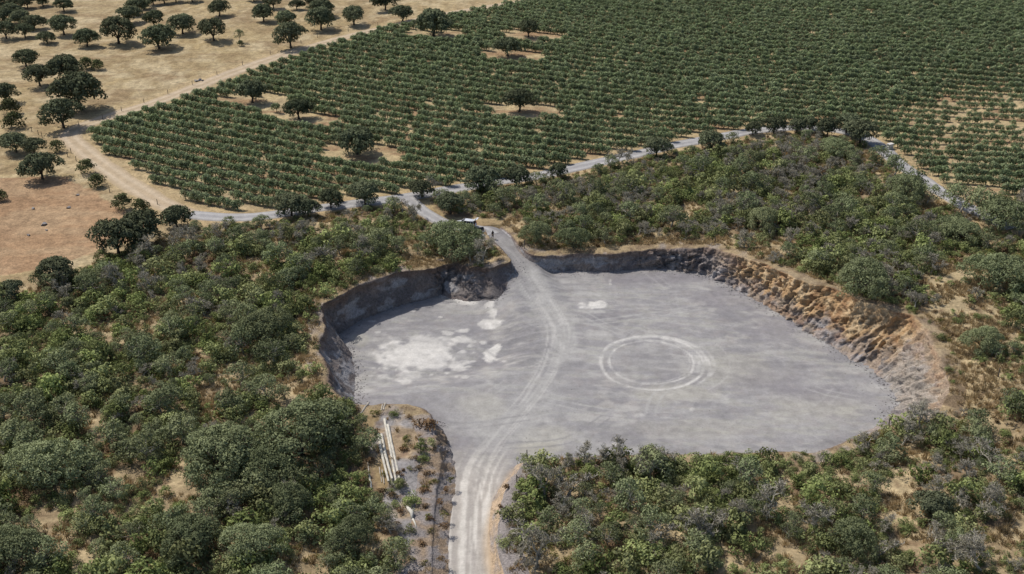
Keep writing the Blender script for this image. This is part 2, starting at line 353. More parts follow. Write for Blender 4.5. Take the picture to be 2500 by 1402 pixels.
cb = mixc(np.tile(np.array([[0.215, 0.155, 0.095]]), (len(gx), 1)), (0.44, 0.350, 0.210), np.clip(sm(0.45, 0.7, n2) * .8 + bare(PX, PY) * 0.8 + dryz + .6 * sm(.56, .68, fbm(gx / 6.5, gy / 6.5, 402, 3)), 0, 1))
cb = mixc(cb, (0.14, 0.085, 0.05), sm(0.55, 0.8, n3) * 0.7)
c = np.where(scr[:, None], cb, c)
# warm dry ground along the rim and grey spoil beside the poles and along the road banks
near = 1 - sm(1.0, 6.0, -sd)
c = mixc(c, (0.37, 0.272, 0.155), near * (~low) * (0.35 + 0.65 * sm(0.35, 0.6, n2)) * (PY < 985) * 0.8)
MOUND = [(840, 985), (930, 984), (1010, 984), (1075, 1040), (1110, 1130), (1100, 1250), (1100, 1500), (960, 1500), (975, 1320), (930, 1230), (960, 1130), (900, 1100), (925, 1010)]
mo = inpoly(PX + (n2 - 0.5) * 50, PY + (n3 - 0.5) * 30, MOUND)
cm = mixc(np.tile(np.array([[0.305, 0.288, 0.282]]), (len(gx), 1)), (0.37, 0.275, 0.17), sm(0.47, 0.6, n2) * 0.9); cm = mixc(cm, (0.20, 0.13, 0.09), sm(0.6, 0.75, n3) * 0.7)
c = np.where(mo[:, None], cm, c)
BANKR = [(1200, 1220), (1290, 1110), (1300, 1150), (1262, 1220), (1242, 1300), (1255, 1500), (1190, 1500), (1185, 1300)]
br = inpoly(PX, PY, BANKR)
c = np.where(br[:, None], mixc(np.tile(np.array([[0.29, 0.265, 0.26]]), (len(gx), 1)), (0.36, 0.26, 0.17), sm(0.5, 0.6, n2)), c)
c = mixc(c, (0.30, 0.27, 0.255), (1 - sm(6, 14, np.hypot((PX - 780) / 4, (PY - 860) / 3.2))) * sm(0.4, 0.55, n2) * 0.9)
# verge of the roads
for ln, w in ((G_ROAD, 5.5), (G_DIRT, 6.5)):
    sel = (gy < 520) & (np.abs(gx) < 260)
    d = np.full(gx.shape, 99.0); d[sel] = polydist(gx[sel], gy[sel], ln[::3, :2].tolist())[0]
    c = mixc(c, (0.44, 0.335, 0.19), (1 - sm(w * 0.5, w * 1.1, d)) * 0.7 * (1 - br))
nx, ny = len(xs), len(ys)
idx = np.arange(nx * ny).reshape(ny, nx)
faces = np.stack([idx[:-1, :-1], idx[:-1, 1:], idx[1:, 1:], idx[1:, :-1]], -1).reshape(-1, 4)
me = mesh_np('ground', np.stack([gx, gy, gz], 1), faces, [M_ground], True); vcol(me, c)
tag(link(bpy.data.objects.new('ground', me)), kind='structure')

# ------------------------------------------------------------------ quarry floor with its road, dust and wheel marks
bx0, bx1 = min(p[0] for p in PIT) - 2, max(p[0] for p in PIT) + 2; by0, by1 = min(p[1] for p in PIT) - 2, max(p[1] for p in PIT) + 2
fxs = np.arange(bx0, bx1, 0.27); fys = np.arange(by0, by1, 0.27)
FX, FY = np.meshgrid(fxs, fys); fx, fy = FX.ravel(), FY.ravel()
fin = inpoly(fx, fy, PIT); fd, _, _ = polydist(fx, fy, PIT, True); fsd = np.where(fin, fd, -fd)
fz = zfloor(fx, fy)
fpx, fpy = project(fx, fy, fz)
a1 = fbm(fx / 14, fy / 14, 61, 4); a2 = fbm(fx / 4, fy / 4, 71, 4); a3 = fbm(fx / 1.2, fy / 1.2, 81, 3)
a4 = fbm(fx / 9 + fy / 30, fy / 1.6, 91, 4); a5 = fbm(fx / 3.5, fy / 0.9 + fx / 9, 95, 3)
k = np.tile(np.array([[0.300, 0.292, 0.298]]), (len(fx), 1))
k = mixc(k, (0.365, 0.357, 0.352), sm(0.40, 0.66, a4) * 0.85); k = mixc(k, (0.245, 0.238, 0.250), sm(0.5, 0.72, a1) * 0.7)
k = mixc(k, (0.41, 0.395, 0.375), sm(0.56, 0.70, a2) * sm(0.4, 0.6, a1) * 0.75); k = mixc(k, (0.39, 0.385, 0.35), sm(0.58, 0.72, a5) * 0.5)
k = mixc(k, (0.33, 0.30, 0.29), sm(0.5, 0.75, a3) * 0.3)
b1 = fbm(fx / 11 - fy / 9, fy / 2.2 + fx / 6, 92, 4); b2 = fbm(fx / 5, fy / 5, 93, 5)
k = mixc(k, (0.43, 0.42, 0.405), sm(.54, .70, b1) * sm(.4, .55, b2) * .7); k = mixc(k, (0.225, 0.22, 0.235), sm(.56, .72, fbm(fx / 8 + 5, fy / 3, 94, 4)) * .55)
a6 = fbm(fx / 1.9 + 7, fy / 1.9, 85, 5); a7 = fbm(fx / 6 + 2, fy / 1.3, 88, 4)
def blob(x, y, rx, ry, amp=0.55, e=0.12):
    d = np.hypot((fpx - x) / rx, (fpy - y) / ry) + (a2 - 0.5) * amp * 1.6 + (a3 - 0.5) * amp
    return 1 - sm(1 - e, 1 + e, d)
for x, y, rx, ry, s in [(1180, 990, 60, 30, .6), (1340, 1060, 60, 22, .6), (1310, 1095, 50, 14, .8), (1640, 960, 90, 20, .5), (1980, 1000, 120, 30, .5), (1800, 905, 100, 40, .45), (1700, 1050, 180, 22, .35), (880, 830, 20, 18, .5)]:
    k = mixc(k, (0.45, 0.43, 0.365), blob(x, y, rx, ry, .8, .45) * s * .8)
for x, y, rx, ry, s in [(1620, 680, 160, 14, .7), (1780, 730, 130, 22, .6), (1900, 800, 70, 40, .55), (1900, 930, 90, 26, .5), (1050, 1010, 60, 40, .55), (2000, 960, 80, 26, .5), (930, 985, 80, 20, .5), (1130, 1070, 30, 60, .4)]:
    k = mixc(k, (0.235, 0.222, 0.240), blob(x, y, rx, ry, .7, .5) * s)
k = mixc(k, (0.40, 0.395, 0.385), blob(1240, 1010, 200, 60, .9, .6) * 0.35)
# the basin's bank: dozer ripples, their shaded stripes painted in as darker colour
rp = blob(1275, 830, 60, 90, .4, .5); k = mixc(k, (0.20, 0.198, 0.205), rp * sm(0.45, 0.62, fbm(fx / 7, fy / 0.7 - fx / 5, 99, 3)) * 0.6)
# white powder
pw = np.zeros(len(fx))
def powder(x, y, rx, ry):
    d = np.hypot((fpx - x) / rx, (fpy - y) / ry)
    return sm(-0.22, 0.40, 1.0 - d + (a6 - .5) * (1.1 if rx > 50 else 2.2) + (a3 - .5) * .8) * (1 - sm(1.2, 1.7, d)) * (.80 + .20 * sm(.35, .6, a7))
for x, y, rx, ry, s in [(990, 865, 68, 34, 1), (1045, 880, 60, 26, .95), (1050, 840, 60, 22, .8), (1130, 830, 20, 9, 1), (1090, 812, 22, 8, .8), (1130, 808, 16, 6, .8), (1110, 885, 28, 12, .75), (1120, 900, 18, 7, .8), (985, 932, 22, 7, .7), (1000, 915, 34, 8, .5),
                        (1195, 868, 24, 13, 1), (1212, 853, 13, 12, 1), (1210, 790, 20, 14, 1), (1188, 792, 16, 10, .8), (1205, 765, 14, 16, .9), (1196, 745, 9, 14, .7), (1140, 730, 46, 12, .85), (1100, 722, 22, 6, .7), (1455, 747, 22, 10, 1), (1425, 748, 20, 7, .8),
                        (1490, 690, 5, 10, .85), (1322, 733, 20, 14, .8), (1010, 760, 5, 3, .8), (1075, 775, 5, 3, .8), (1180, 838, 9, 4, .7), (1150, 845, 7, 4, .6), (1500, 1085, 6, 4, .7), (1690, 1000, 6, 3, .5), (1560, 1015, 14, 5, .4), (940, 920, 14, 5, .6)]:
    p_ = powder(x, y, rx, ry) * s; pw = np.maximum(pw, p_); k = mixc(k, (0.64, 0.622, 0.59), p_)
for i in range(60):                               # loose crumbs round the big patch
    x, y = random.gauss(1050, 75), random.gauss(870, 34)
    k = mixc(k, (0.58, 0.565, 0.54), powder(x, y, random.uniform(2, 10), random.uniform(1.5, 4)) * 0.7)
# the track through the quarry
TRK = smooth_line([at_floor(*p) for p in [(1233, 605), (1273, 655), (1308, 710), (1335, 752), (1360, 800), (1362, 850), (1345, 905), (1308, 965), (1258, 1025), (1210, 1080), (1172, 1140), (1152, 1210), (1146, 1290), (1148, 1380), (1150, 1620)]], 1.5)
td, ta, ts = polydist(fx, fy, TRK[:, :2].tolist())
st = fbm(ta / 12, ts * 2.2, 101, 3); st2 = fbm(ta / 22, ts * 0.8, 105, 3)
band = (1 - sm(2.0, 4.2, td + (a2 - .5) * 2)); k = mixc(k, (0.40, 0.392, 0.38), band * (0.2 + 0.6 * sm(.35, .65, st2)))
low_road = sm(1060, 1200, fpy)
for off, w in ((-.95, 0.30), (0.75, 0.30), (-1.9, .2), (1.7, .2), (.1, .16)):
    ln = (1 - sm(w * 0.4, w * 1.5, np.abs(ts - off - (st2 - .5) * 2.4))) * (td < 6)
    k = mixc(k, (0.50, 0.487, 0.468), ln * sm(0.34, 0.62, st) * 0.62)
k = mixc(k, (0.47, 0.425, 0.375), low_road * (1 - sm(3.0, 5.5, td)) * (0.45 + 0.4 * st2)); k = mixc(k, (0.66, 0.63, 0.58), low_road * band * sm(0.45, 0.64, st) * 0.85)
k = mixc(k, (0.50, 0.375, 0.245), low_road * sm(2.2, 3.6, ts * np.sign(1)) * 0 + low_road * (1 - sm(0.2, 1.7, np.abs(fsd - 1.2))) * (fpx > 1165) * 0.85)
# loose crossing tyre lines
for i in range(26):
    ax_, ay_ = random.uniform(1250, 2050), random.uniform(700, 1060); bx_, by_ = ax_ + random.uniform(-330, 330), ay_ + random.uniform(-120, 120)
    A_, B_ = np.array(at_floor(ax_, ay_)), np.array(at_floor(bx_, by_)); M_ = (A_ + B_) / 2 + np.array([-(B_ - A_)[1], (B_ - A_)[0]]) * random.uniform(-.25, .25)
    ld, la, ls = polydist(fx, fy, smooth_line([A_, M_, B_], 2.5).tolist()); tl = random.choice([(.43, .425, .41), (.43, .425, .41), (.23, .225, .235)])
    lm = (1 - sm(.1, .32, np.abs(np.abs(ls) - .75))) * (ld < 1.6) * sm(.35, .6, fbm(la / 5, la * 0 + i, 700 + i, 3)); k = mixc(k, tl, lm * random.uniform(.25, .55))
# donut rings left by a car
ctr = np.array(at_floor(1591, 884)); rr = abs(at_floor(1462, 884)[0] - ctr[0])
ang = np.arctan2(fy - ctr[1], fx - ctr[0]); rad = np.hypot(fx - ctr[0], (fy - ctr[1]))
def ring(r, w, s, cx=0.0, cy=0.0, lo=-9, hi=9):
    rd = np.hypot(fx - ctr[0] - cx, fy - ctr[1] - cy); an = np.arctan2(fy - ctr[1] - cy, fx - ctr[0] - cx)
    m = (1 - sm(w * 0.35, w * 1.6, np.abs(rd - r - (a1 - .5) * 1.1 - (b2 - .5) * .5))) * ((an > lo) & (an < hi))
    return m * s * (0.30 + 0.70 * sm(0.35, 0.62, a3)) * (.55 + .45 * sm(.35, .6, b1))
k = k * (.93 + .10 * (fbm(fx / 3, fy / 3, 96, 4)[:, None] - .5))
for q in [ring(rr, 0.24, .9), ring(rr * .985, 0.18, .7, .15, -.2), ring(rr * 0.82, 0.22, .85, 0.0, 0.1), ring(rr * 1.0, 0.42, .8, 0.75, 0.15, -0.2, 1.9), ring(rr * 1.02, 0.30, .5, 1.6, 0.2, -0.9, 0.6), ring(rr * .86, 0.35, .5, .6, 0, -.5, 1.0), ring(rr * .78, .13, .3, -.3, .2), ring(rr * 1.06, .12, .3, .5, -.3, -2.2, .4), ring(rr * .9, .1, .25, .3, .3, .5, 2.6), ring(rr * 1.25, .14, .25, 2.2, .5, -1, 1)]:
    k = mixc(k, (0.56, 0.545, 0.52), q)
k = mixc(k, (0.22, 0.215, 0.22), (1 - sm(0.3, 0.75, rad / rr)) * 0.35 * (0.4 + a2))
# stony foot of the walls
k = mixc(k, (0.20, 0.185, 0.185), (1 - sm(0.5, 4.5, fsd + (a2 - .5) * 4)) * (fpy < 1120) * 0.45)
fz = fz + 0.05 * (a2 - 0.5) + pw * (.04 + .16 * (a6 - .4)) + rp * 0.28 * (fbm(fx / 8, fy / 0.9 - fx / 6, 99, 3) - .5)
keep = fsd > -1.9
fi = np.arange(len(fx)).reshape(FX.shape); q = np.stack([fi[:-1, :-1], fi[:-1, 1:], fi[1:, 1:], fi[1:, :-1]], -1).reshape(-1, 4)
q = q[keep[q].all(1)]; used = np.unique(q); remap = np.full(len(fx), -1); remap[used] = np.arange(len(used))
me = mesh_np('quarry_floor', np.stack([fx, fy, fz], 1)[used], remap[q], [M_floor], True); vcol(me, k[used])
tag(link(bpy.data.objects.new('quarry_floor', me)), kind='structure')

# ------------------------------------------------------------------ quarry walls
def repair(P, T):
    """each rim sample meets the nearest point of the toe line, smoothed along the wall"""
    pts = smooth_line(T, 0.4); D = ((P[:, None, :2] - pts[None]) ** 2).sum(2); k = D.argmin(1).astype(float)
    k = np.maximum.accumulate(k); ker = np.ones(21) / 21; k = np.convolve(np.pad(k, 10, mode='edge'), ker, 'valid')
    i = np.clip(k, 0, len(pts) - 1); lo_ = np.floor(i).astype(int); hi_ = np.minimum(lo_ + 1, len(pts) - 1); f = (i - lo_)[:, None]
    Q = P.copy(); Q[:, 3:5] = pts[lo_] * (1 - f) + pts[hi_] * f; return Q
def wall(name, P, T, seed):
    P = repair(P, T); n = len(P); rows = 46
    arc = np.concatenate([[0], np.cumsum(np.hypot(*np.diff(P[:, :2], axis=0).T))])
    rim, toe = P[:, :2], P[:, 3:5]
    tng = np.gradient(P[:, :2], axis=0); tng /= np.maximum(np.hypot(*tng.T), 1e-6)[:, None]; inn = np.stack([-tng[:, 1], tng[:, 0]], 1)
    inn = np.stack([np.convolve(np.pad(inn[:, q], 8, mode='edge'), np.ones(17) / 17, 'valid') for q in (0, 1)], 1); inn /= np.hypot(*inn.T)[:, None]
    rpx, rpy = project(P[:, 0], P[:, 1], P[:, 2])
    hq = np.maximum(zground(rim[:, 0], rim[:, 1]) - zfloor(toe[:, 0], toe[:, 1]), .1); cmp_ = ((toe - rim) * inn).sum(1)
    toe = toe + inn * np.maximum(0, 0.20 * hq + .35 - cmp_)[:, None]; P[:, 3:5] = toe
    run = np.hypot(*(toe - rim).T); zt = zfloor(toe[:, 0], toe[:, 1]) - 0.15
    zr = zground(rim[:, 0], rim[:, 1]); h = np.maximum(zr - zt, 0.1)
    V = np.zeros((rows, n, 3)); C = np.zeros((rows, n, 3))
    wob = (fbm(arc / 3.2, arc * 0, seed, 4) - .42) * 1.7 * sm(0.8, 3, h)
    tan = sm(1730, 1840, rpx) * (rpy < 1000)                               # the tan, weathered layer of the right wall
    rough = sm(1480, 1620, rpx) * (rpy < 1010); rough = np.maximum(rough, ((rpx > 1060) & (rpx < 1190) & (rpy < 700)) * 0.8); rough = np.maximum(rough, 0.25); rough = np.maximum(rough, .65 * ((rpy > 1040) & (rpx < 1200)))
    def ridged(u, v, s, o=3): return 1 - 2 * np.abs(fbm(u, v, s, o) - .5) * 2
    for j in range(rows):
        if j < 4:                                                          # lip lying on the ground behind the rim
            o = (3.7, 2.5, 1.1, 0.3)[j]
            xy = rim - inn * o + inn * (wob * (0, .1, .4, .8)[j])[:, None]
            z = zground(xy[:, 0], xy[:, 1]) + (-0.25, 0.07, 0.10, 0.10)[j] + 0.25 * np.maximum(0, fbm(V[j, :, 0] * .8 + arc, arc * 0 + j * 2.7, seed + 5, 2) - .35) * (j > 0)
            V[j, :, :2] = xy; V[j, :, 2] = z; t = 0.0
        else:
            t = (j - 4) / (rows - 5)
            base = rim + (toe - rim) * (t ** 1.35)                         # steeper above, talus below
            hh = t * h; sl = np.hypot(h, run)
            big = (fbm(arc / 6.0, hh / 5, seed + 4, 2) - .5) * 1.8
            rid = (ridged(arc / 1.5 + hh * .10, hh / 7, seed + 1, 4) - .55) * 1.25 * rough
            tee = (vn(arc / 0.55, hh / 7, seed + 2) - .5) * 0.42             # excavator teeth
            blk = ((fbm(arc / 0.7, hh / 0.8, seed + 3, 4) - .5) * 1.3 + (ridged(arc / 1.9 + hh / 3, hh / 1.4, seed + 15, 4) - .6) * .7) * rough
            amp = sm(0.6, 3.5, h) * math.sin(math.pi * min(1, max(0.0, t * 0.90 + 0.05))) ** 0.6
            ju = arc / 1.15 + (fbm(arc / 1.6, hh / 1.6, seed + 21, 2) - .5) * 2.2; jv = hh / .85 + (fbm(arc / 2.0, hh / 2.0, seed + 22, 2) - .5) * 2.0
            q1 = _hash(np.floor(ju).astype(np.int64), np.floor(jv).astype(np.int64), seed + 23) - .5; q2 = _hash(np.floor(ju * 2.3 + 4).astype(np.int64), np.floor(jv * 2.1 + 2).astype(np.int64), seed + 24) - .5
            blk = blk * .45 + (q1 * .95 + q2 * .55) * rough; rid = rid * .55
            out = np.maximum((big + rid + tee + blk) * amp + wob * (1 - t), -0.75 - run * .3 * t)
            V[j, :, :2] = base + inn * out[:, None]
            V[j, :, 2] = zr + (zt - zr) * t + (0.5 * blk + .35 * rid) * amp * rough + (0.05 if j == 4 else 0)
        hh = t * h
        nn = fbm(arc / 2.5, t * 3 + arc * 0, seed + 7, 3); n2_ = fbm(arc / 0.8, hh / 1.0, seed + 8, 4); n3_ = fbm(arc / 3.5, hh / 1.6, seed + 12, 4)
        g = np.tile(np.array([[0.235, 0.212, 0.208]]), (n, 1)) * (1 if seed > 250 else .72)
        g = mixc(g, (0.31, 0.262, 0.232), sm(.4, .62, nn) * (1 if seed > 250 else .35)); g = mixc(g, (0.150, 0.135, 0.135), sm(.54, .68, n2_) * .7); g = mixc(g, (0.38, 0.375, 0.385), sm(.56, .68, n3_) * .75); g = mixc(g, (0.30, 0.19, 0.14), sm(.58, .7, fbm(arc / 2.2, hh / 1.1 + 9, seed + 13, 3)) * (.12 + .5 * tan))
        top = np.clip(sm(0.80, 0.48, np.full(n, t) + (nn - .5) * 0.9 + (n2_ - .5) * .5), 0, 1)
        tc_ = mixc(np.tile(np.array([[0.455, 0.305, 0.168]]), (n, 1)), (0.56, 0.42, 0.26), sm(.45, .62, n2_)); tc_ = mixc(tc_, (0.29, 0.165, 0.088), sm(.54, .68, n3_) * .8)
        far = sm(2230, 2290, rpx)                                          # low, pale end of the wall
        w = (top * tan * (1 - .55 * far) + 0.30 * tan * (1 - top) * sm(.4, .6, nn))[:, None]; g = g * (1 - w) + tc_ * w
        g = mixc(g, (0.40, 0.365, 0.325), far * tan * sm(.25, .5, t + (n2_ - .5) * .5) * .7); g = mixc(g, (0.17, 0.105, 0.068), (1 - tan) * sm(0.30, 0.06, t + (nn - .5) * .3) * 0.55)      # brown topsoil band
        if j < 4: g = mixc(mixc(np.tile(np.array([[0.375, 0.288, 0.172]]), (n, 1)), (0.225, 0.165, 0.105), sm(.45, .62, fbm(V[j, :, 0] / 1.3, V[j, :, 1] / 1.3, seed + 14, 3))), (0.33, 0.29, 0.265), sm(.5, .62, fbm(V[j, :, 0] / 3, V[j, :, 1] / 3, seed + 16, 3)) * (.7 - .55 * tan))
        lowb = (rpy > 1030) & (rpx < 1300); g = np.where(lowb[:, None], mixc(np.tile(np.array([[0.29, 0.262, 0.252]]), (n, 1)), (0.32, 0.23, 0.145), sm(.42, .60, fbm(V[j, :, 0] / 1.5, V[j, :, 1] / 1.5 + V[j, :, 2], seed + 17, 4)) * (rpx < 1150) * .8), g)
        edge = (rpy > 1120) & (rpx > 1180) & (rpx < 1300); g = np.where(edge[:, None] & (t > .25), mixc(g, (0.52, 0.385, 0.25), np.full(n, .8) * sm(.25, .6, nn)), g)
        C[j] = g
    i = np.arange(rows * n).reshape(rows, n); f = np.stack([i[:-1, :-1], i[1:, :-1], i[1:, 1:], i[:-1, 1:]], -1).reshape(-1, 4)
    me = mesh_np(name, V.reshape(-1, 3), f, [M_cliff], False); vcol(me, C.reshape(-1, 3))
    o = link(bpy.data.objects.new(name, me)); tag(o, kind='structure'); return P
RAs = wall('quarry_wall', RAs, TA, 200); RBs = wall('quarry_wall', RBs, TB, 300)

# ------------------------------------------------------------------ roads
def ribbon(name, L, width, col_fn, lift, seed):
    n = len(L); m = 13; t = np.gradient(L[:, :2], axis=0); t /= np.hypot(*t.T)[:, None]; nr = np.stack([-t[:, 1], t[:, 0]], 1)
    arc = np.concatenate([[0], np.cumsum(np.hypot(*np.diff(L[:, :2], axis=0).T))])
    V = np.zeros((m, n, 3)); C = np.zeros((m, n, 3))
    for j in range(m):
        s = (j / (m - 1) * 2 - 1); w = width / 2 * s * (1 + 0.22 * (vn(arc / 4, arc * 0 + (s > 0) * 9, seed) - .5) * abs(s))
        xy = L[:, :2] + nr * w[:, None] if hasattr(w, 'shape') else L[:, :2] + nr * w
        V[j, :, :2] = xy; V[j, :, 2] = zground(xy[:, 0], xy[:, 1]) + lift * (1 if abs(s) < .95 else -1.0)
        C[j] = col_fn(arc, np.full(n, w if not hasattr(w, 'shape') else 0) + (w if hasattr(w, 'shape') else 0), s)
    i = np.arange(m * n).reshape(m, n); f = np.stack([i[:-1, :-1], i[:-1, 1:], i[1:, 1:], i[1:, :-1]], -1).reshape(-1, 4)[:, ::-1]
    me = mesh_np(name, V.reshape(-1, 3), f, [M_road], True); vcol(me, C.reshape(-1, 3))
    return tag(link(bpy.data.objects.new(name, me)), kind='structure')
def grey_col(arc, w, s):
    g = np.tile(np.array([[0.325, 0.320, 0.325]]), (len(arc), 1))
    wh = math.exp(-((abs(s) - 0.45) / 0.16) ** 2)
    g = mixc(g, (0.47, 0.462, 0.455), np.full(len(arc), wh) * (0.55 + 0.45 * vn(arc / 8, arc * 0 + s, 5)))
    return mixc(g, (0.36, 0.30, 0.22), np.full(len(arc), 1.0 if abs(s) > .95 else (0.3 if abs(s) > .8 else 0)))
def dirt_col(arc, w, s):
    g = np.tile(np.array([[0.44, 0.345, 0.235]]), (len(arc), 1)); wh = math.exp(-((abs(s) - 0.4) / 0.18) ** 2)
    g = mixc(g, (0.56, 0.465, 0.345), np.full(len(arc), wh) * (0.4 + 0.6 * fbm(arc / 9, arc * 0 + s * 2, 6, 3)))
    return mixc(g, (0.40, 0.31, 0.18), np.full(len(arc), 1.0 if abs(s) > .95 else (0.35 if abs(s) > .75 else 0)))
ribbon('road', G_ROAD, 4.7, grey_col, 0.10, 41); ribbon('side_track', G_SIDE, 4.0, grey_col, 0.13, 43)
ribbon('dirt_track', G_DIRT, 6.0, dirt_col, 0.07, 47)

# ------------------------------------------------------------------ foliage meshes
def leaf_mesh(name, lobes, dens, leaf, seed, material, squash=0.85, under=-0.35, rough=0.55, aspect=1.5):
    """rhombic leaf sprays over many small lobes; normals follow the lobes so the clumps shade softly"""
    r = np.random.default_rng(seed); C = []; N = []; T = []
    for (x, y, z, rad) in lobes:
        k = max(6, int(dens * rad * rad)); d = r.normal(size=(k, 3)); d /= np.linalg.norm(d, axis=1)[:, None]
        d = d[d[:, 2] > under]; k = len(d)
        rr = rad * r.uniform(0.72, 1.08, k)[:, None]
        C.append(np.array([x, y, z]) + d * rr * np.array([1, 1, squash])); N.append(d)
        T.append(np.clip(r.uniform(0, 1, k) * 0.65 + r.uniform(0, .5) , 0, 1))
    C = np.concatenate(C); D = np.concatenate(N); T = np.concatenate(T); n = len(C)
    fn = D + r.normal(size=(n, 3)) * rough; fn[:, 2] += 0.25; fn /= np.linalg.norm(fn, axis=1)[:, None]
    u = np.cross(fn, r.normal(size=(n, 3))); u /= np.linalg.norm(u, axis=1)[:, None]; w = np.cross(fn, u)
    s = leaf * r.uniform(0.6, 1.35, n)[:, None]
    V = np.stack([C + u * s * aspect * .6, C + w * s * .5, C - u * s * aspect * .6, C - w * s * .5], 1).reshape(-1, 3)
    me = mesh_np(name, V, np.arange(4 * n).reshape(n, 4), [material], True)
    a = me.attributes.new('tint', 'FLOAT', 'FACE'); a.data.foreach_set('value', T.astype(np.float32))
    sn = D * 0.75 + r.normal(size=(n, 3)) * 0.30 + fn * 0.35; sn[:, 2] += 0.15; sn /= np.linalg.norm(sn, axis=1)[:, None]
    me.normals_split_custom_set_from_vertices(np.repeat(sn, 4, 0).tolist())
    return me
def dome(r, w, h, z0, n, rmin, rmax, flat=0.5, seed=0, hollow=0.45, irr=0.0):
    """lobes over a lumpy dome: width w, height h, its underside at z0"""
    L = []
    for i in range(n):
        a = r.uniform(0, 2 * math.pi); q = math.sqrt(r.uniform(hollow * hollow, 1)) if r.uniform() < .8 else math.sqrt(r.uniform(0, 1))
        rad = r.uniform(rmin, rmax); e = 1 + (0.22 + irr) * math.sin(a * 2 + seed) + (0.14 + irr * .6) * math.sin(a * 3 + seed * 2)
        rr = q * (w / 2 - rad * 0.7) * e
        zt = z0 + (h - rad * .6) * (1 - irr * 1.2 * (.5 + .5 * math.sin(a * 2.0 + seed * 3 + q * 3))) * math.sqrt(max(0, 1 - (q * 0.96) ** 2)) ** (1 - flat * .4)
        z = zt if r.uniform() < .72 else z0 + (zt - z0) * r.uniform(0.1, .9)
        L.append((rr * math.cos(a), rr * math.sin(a), max(z, z0 + rad * .3), rad))
    return L
def limbs(r, lobes, base_r, fork, material, n=6, lean=0.3, name='trunk', fans=9):
    mb = MB(); lx, ly = r.uniform(-lean, lean, 2)
    mb.tube([(0, 0, -0.3), (lx * .3, ly * .3, fork * .45), (lx, ly, fork)], [base_r * 1.3, base_r, base_r * .85], 8)
    pick = sorted(lobes, key=lambda q: r.uniform())[:n]
    for (x, y, z, rad) in pick:
        m1 = (lx + (x - lx) * .35 + r.uniform(-.2, .2), ly + (y - ly) * .35 + r.uniform(-.2, .2), fork + (z - fork) * .5)
        mb.tube([(lx, ly, fork - .15), m1, (x, y, z)], [base_r * .6, base_r * .42, base_r * .16], 6)
        for k in range(2):
            q = lobes[int(r.integers(len(lobes)))]
            if math.dist(q[:3], (x, y, z)) < 3.2: mb.tube([m1, ((m1[0] + q[0]) / 2, (m1[1] + q[1]) / 2, (m1[2] + q[2]) / 2 + .15), q[:3]], [base_r * .3, base_r * .2, base_r * .08], 4)
    return mb.mesh(name, material, True)
def bare_tree(name, seed, h, spread, material, gens=5, twig=0.022, leafy=None, r0=0.17):
    r = random.Random(seed); mb = MB(); tips = []
    def grow(p, d, ln, rad, g):
        pts = [p]; q = p; dd = d
        for k in range(3):
            dd = (dd + Vector((r.gauss(0, .22), r.gauss(0, .22), r.gauss(0.02, .16)))).normalized(); q = q + dd * ln / 3; pts.append(q)
        r1 = max(twig * .55, rad * .62); mb.tube(pts, [rad, rad * .88 + r1 * .12, (rad + r1) / 2, r1], 6 if g < 2 else 3, caps=False)
        if g >= gens: tips.append(pts[-1]); tips.append(pts[1]); return
        for k in range(3 if g < 3 else 4):
            src = pts[-1] if k < 2 else pts[r.choice((1, 2))]
            side = Vector((r.gauss(0, 1), r.gauss(0, 1), r.gauss(0.25, .5))).normalized()
            grow(src, (dd * .55 + side * spread).normalized(), ln * r.uniform(.58, .84), max(twig, r1 * r.uniform(.6, .9)), g + 1)
    grow(Vector((0, 0, -.2)), Vector((r.gauss(0, .12), r.gauss(0, .12), 1)).normalized(), h * .36, r0, 0)
    return mb.mesh(name, material), tips

rg = np.random.default_rng(5)
OAKS = []          # pasture and roadside holm oaks: nominal width 9 m, height 6.3 m
for i in range(6):
    w, h = rg.uniform(8.6, 9.4), rg.uniform(3.9, 4.9); z0 = rg.uniform(1.5, 1.95)
    L = dome(rg, w, h, z0, 78, 0.75, 1.35, .5, seed=i * 1.7, hollow=.2)
    OAKS.append((leaf_mesh('crown', L, 74, 0.30, 20 + i, L_plain_oak), limbs(rg, L, 0.30, 1.35, M_bark, 7)))
BIGOAKS = []       # the broad grey-green oaks of the scrub: nominal width 13 m
for i in range(3):
    L = dome(rg, 13, 6.0, 1.2, 170, 0.7, 1.35, .6, seed=i * 2.3, hollow=.15)
    BIGOAKS.append((leaf_mesh('crown', L, 82, 0.205, 40 + i, L_oak), limbs(rg, L, 0.36, 1.5, M_bark, 9)))
SCOAKS = []        # small grey oaks in the scrub: nominal width 4.6 m
for i in range(5):
    L = dome(rg, 4.8, 3.0, 0.9, 30, 0.45, 0.85, .5, seed=i * 1.3, hollow=.2)
    SCOAKS.append((leaf_mesh('crown', L, 115, 0.165, 50 + i, L_oak), limbs(rg, L, 0.13, 1.0, M_greybark, 6)))
OLIVES = []
for i in range(5):
    L = [(a_ * 1.22, b_ * .56, c_ * .78, d_ * .78) for a_, b_, c_, d_ in dome(rg, 2.35, 2.35, 0.35, 28, 0.36, 0.62, .3, seed=i * 1.9, hollow=.0)]
    OLIVES.append((leaf_mesh('crown', L, 130, 0.16, 60 + i, L_olive, 1.0, -.6, .7, 2.0), limbs(rg, L, 0.07, 0.6, M_bark, 4)))
def shrub_mesh(name, w, h, nl, rl, dens, leaf, seed, m, **kw):
    r = np.random.default_rng(seed); L = dome(r, w, h, 0.05, nl, rl[0], rl[1], .3, seed=seed, hollow=0.0, irr=0.0 if name == 'bush' else 0.28); return leaf_mesh(name, L, dens, leaf, seed, m, **kw)
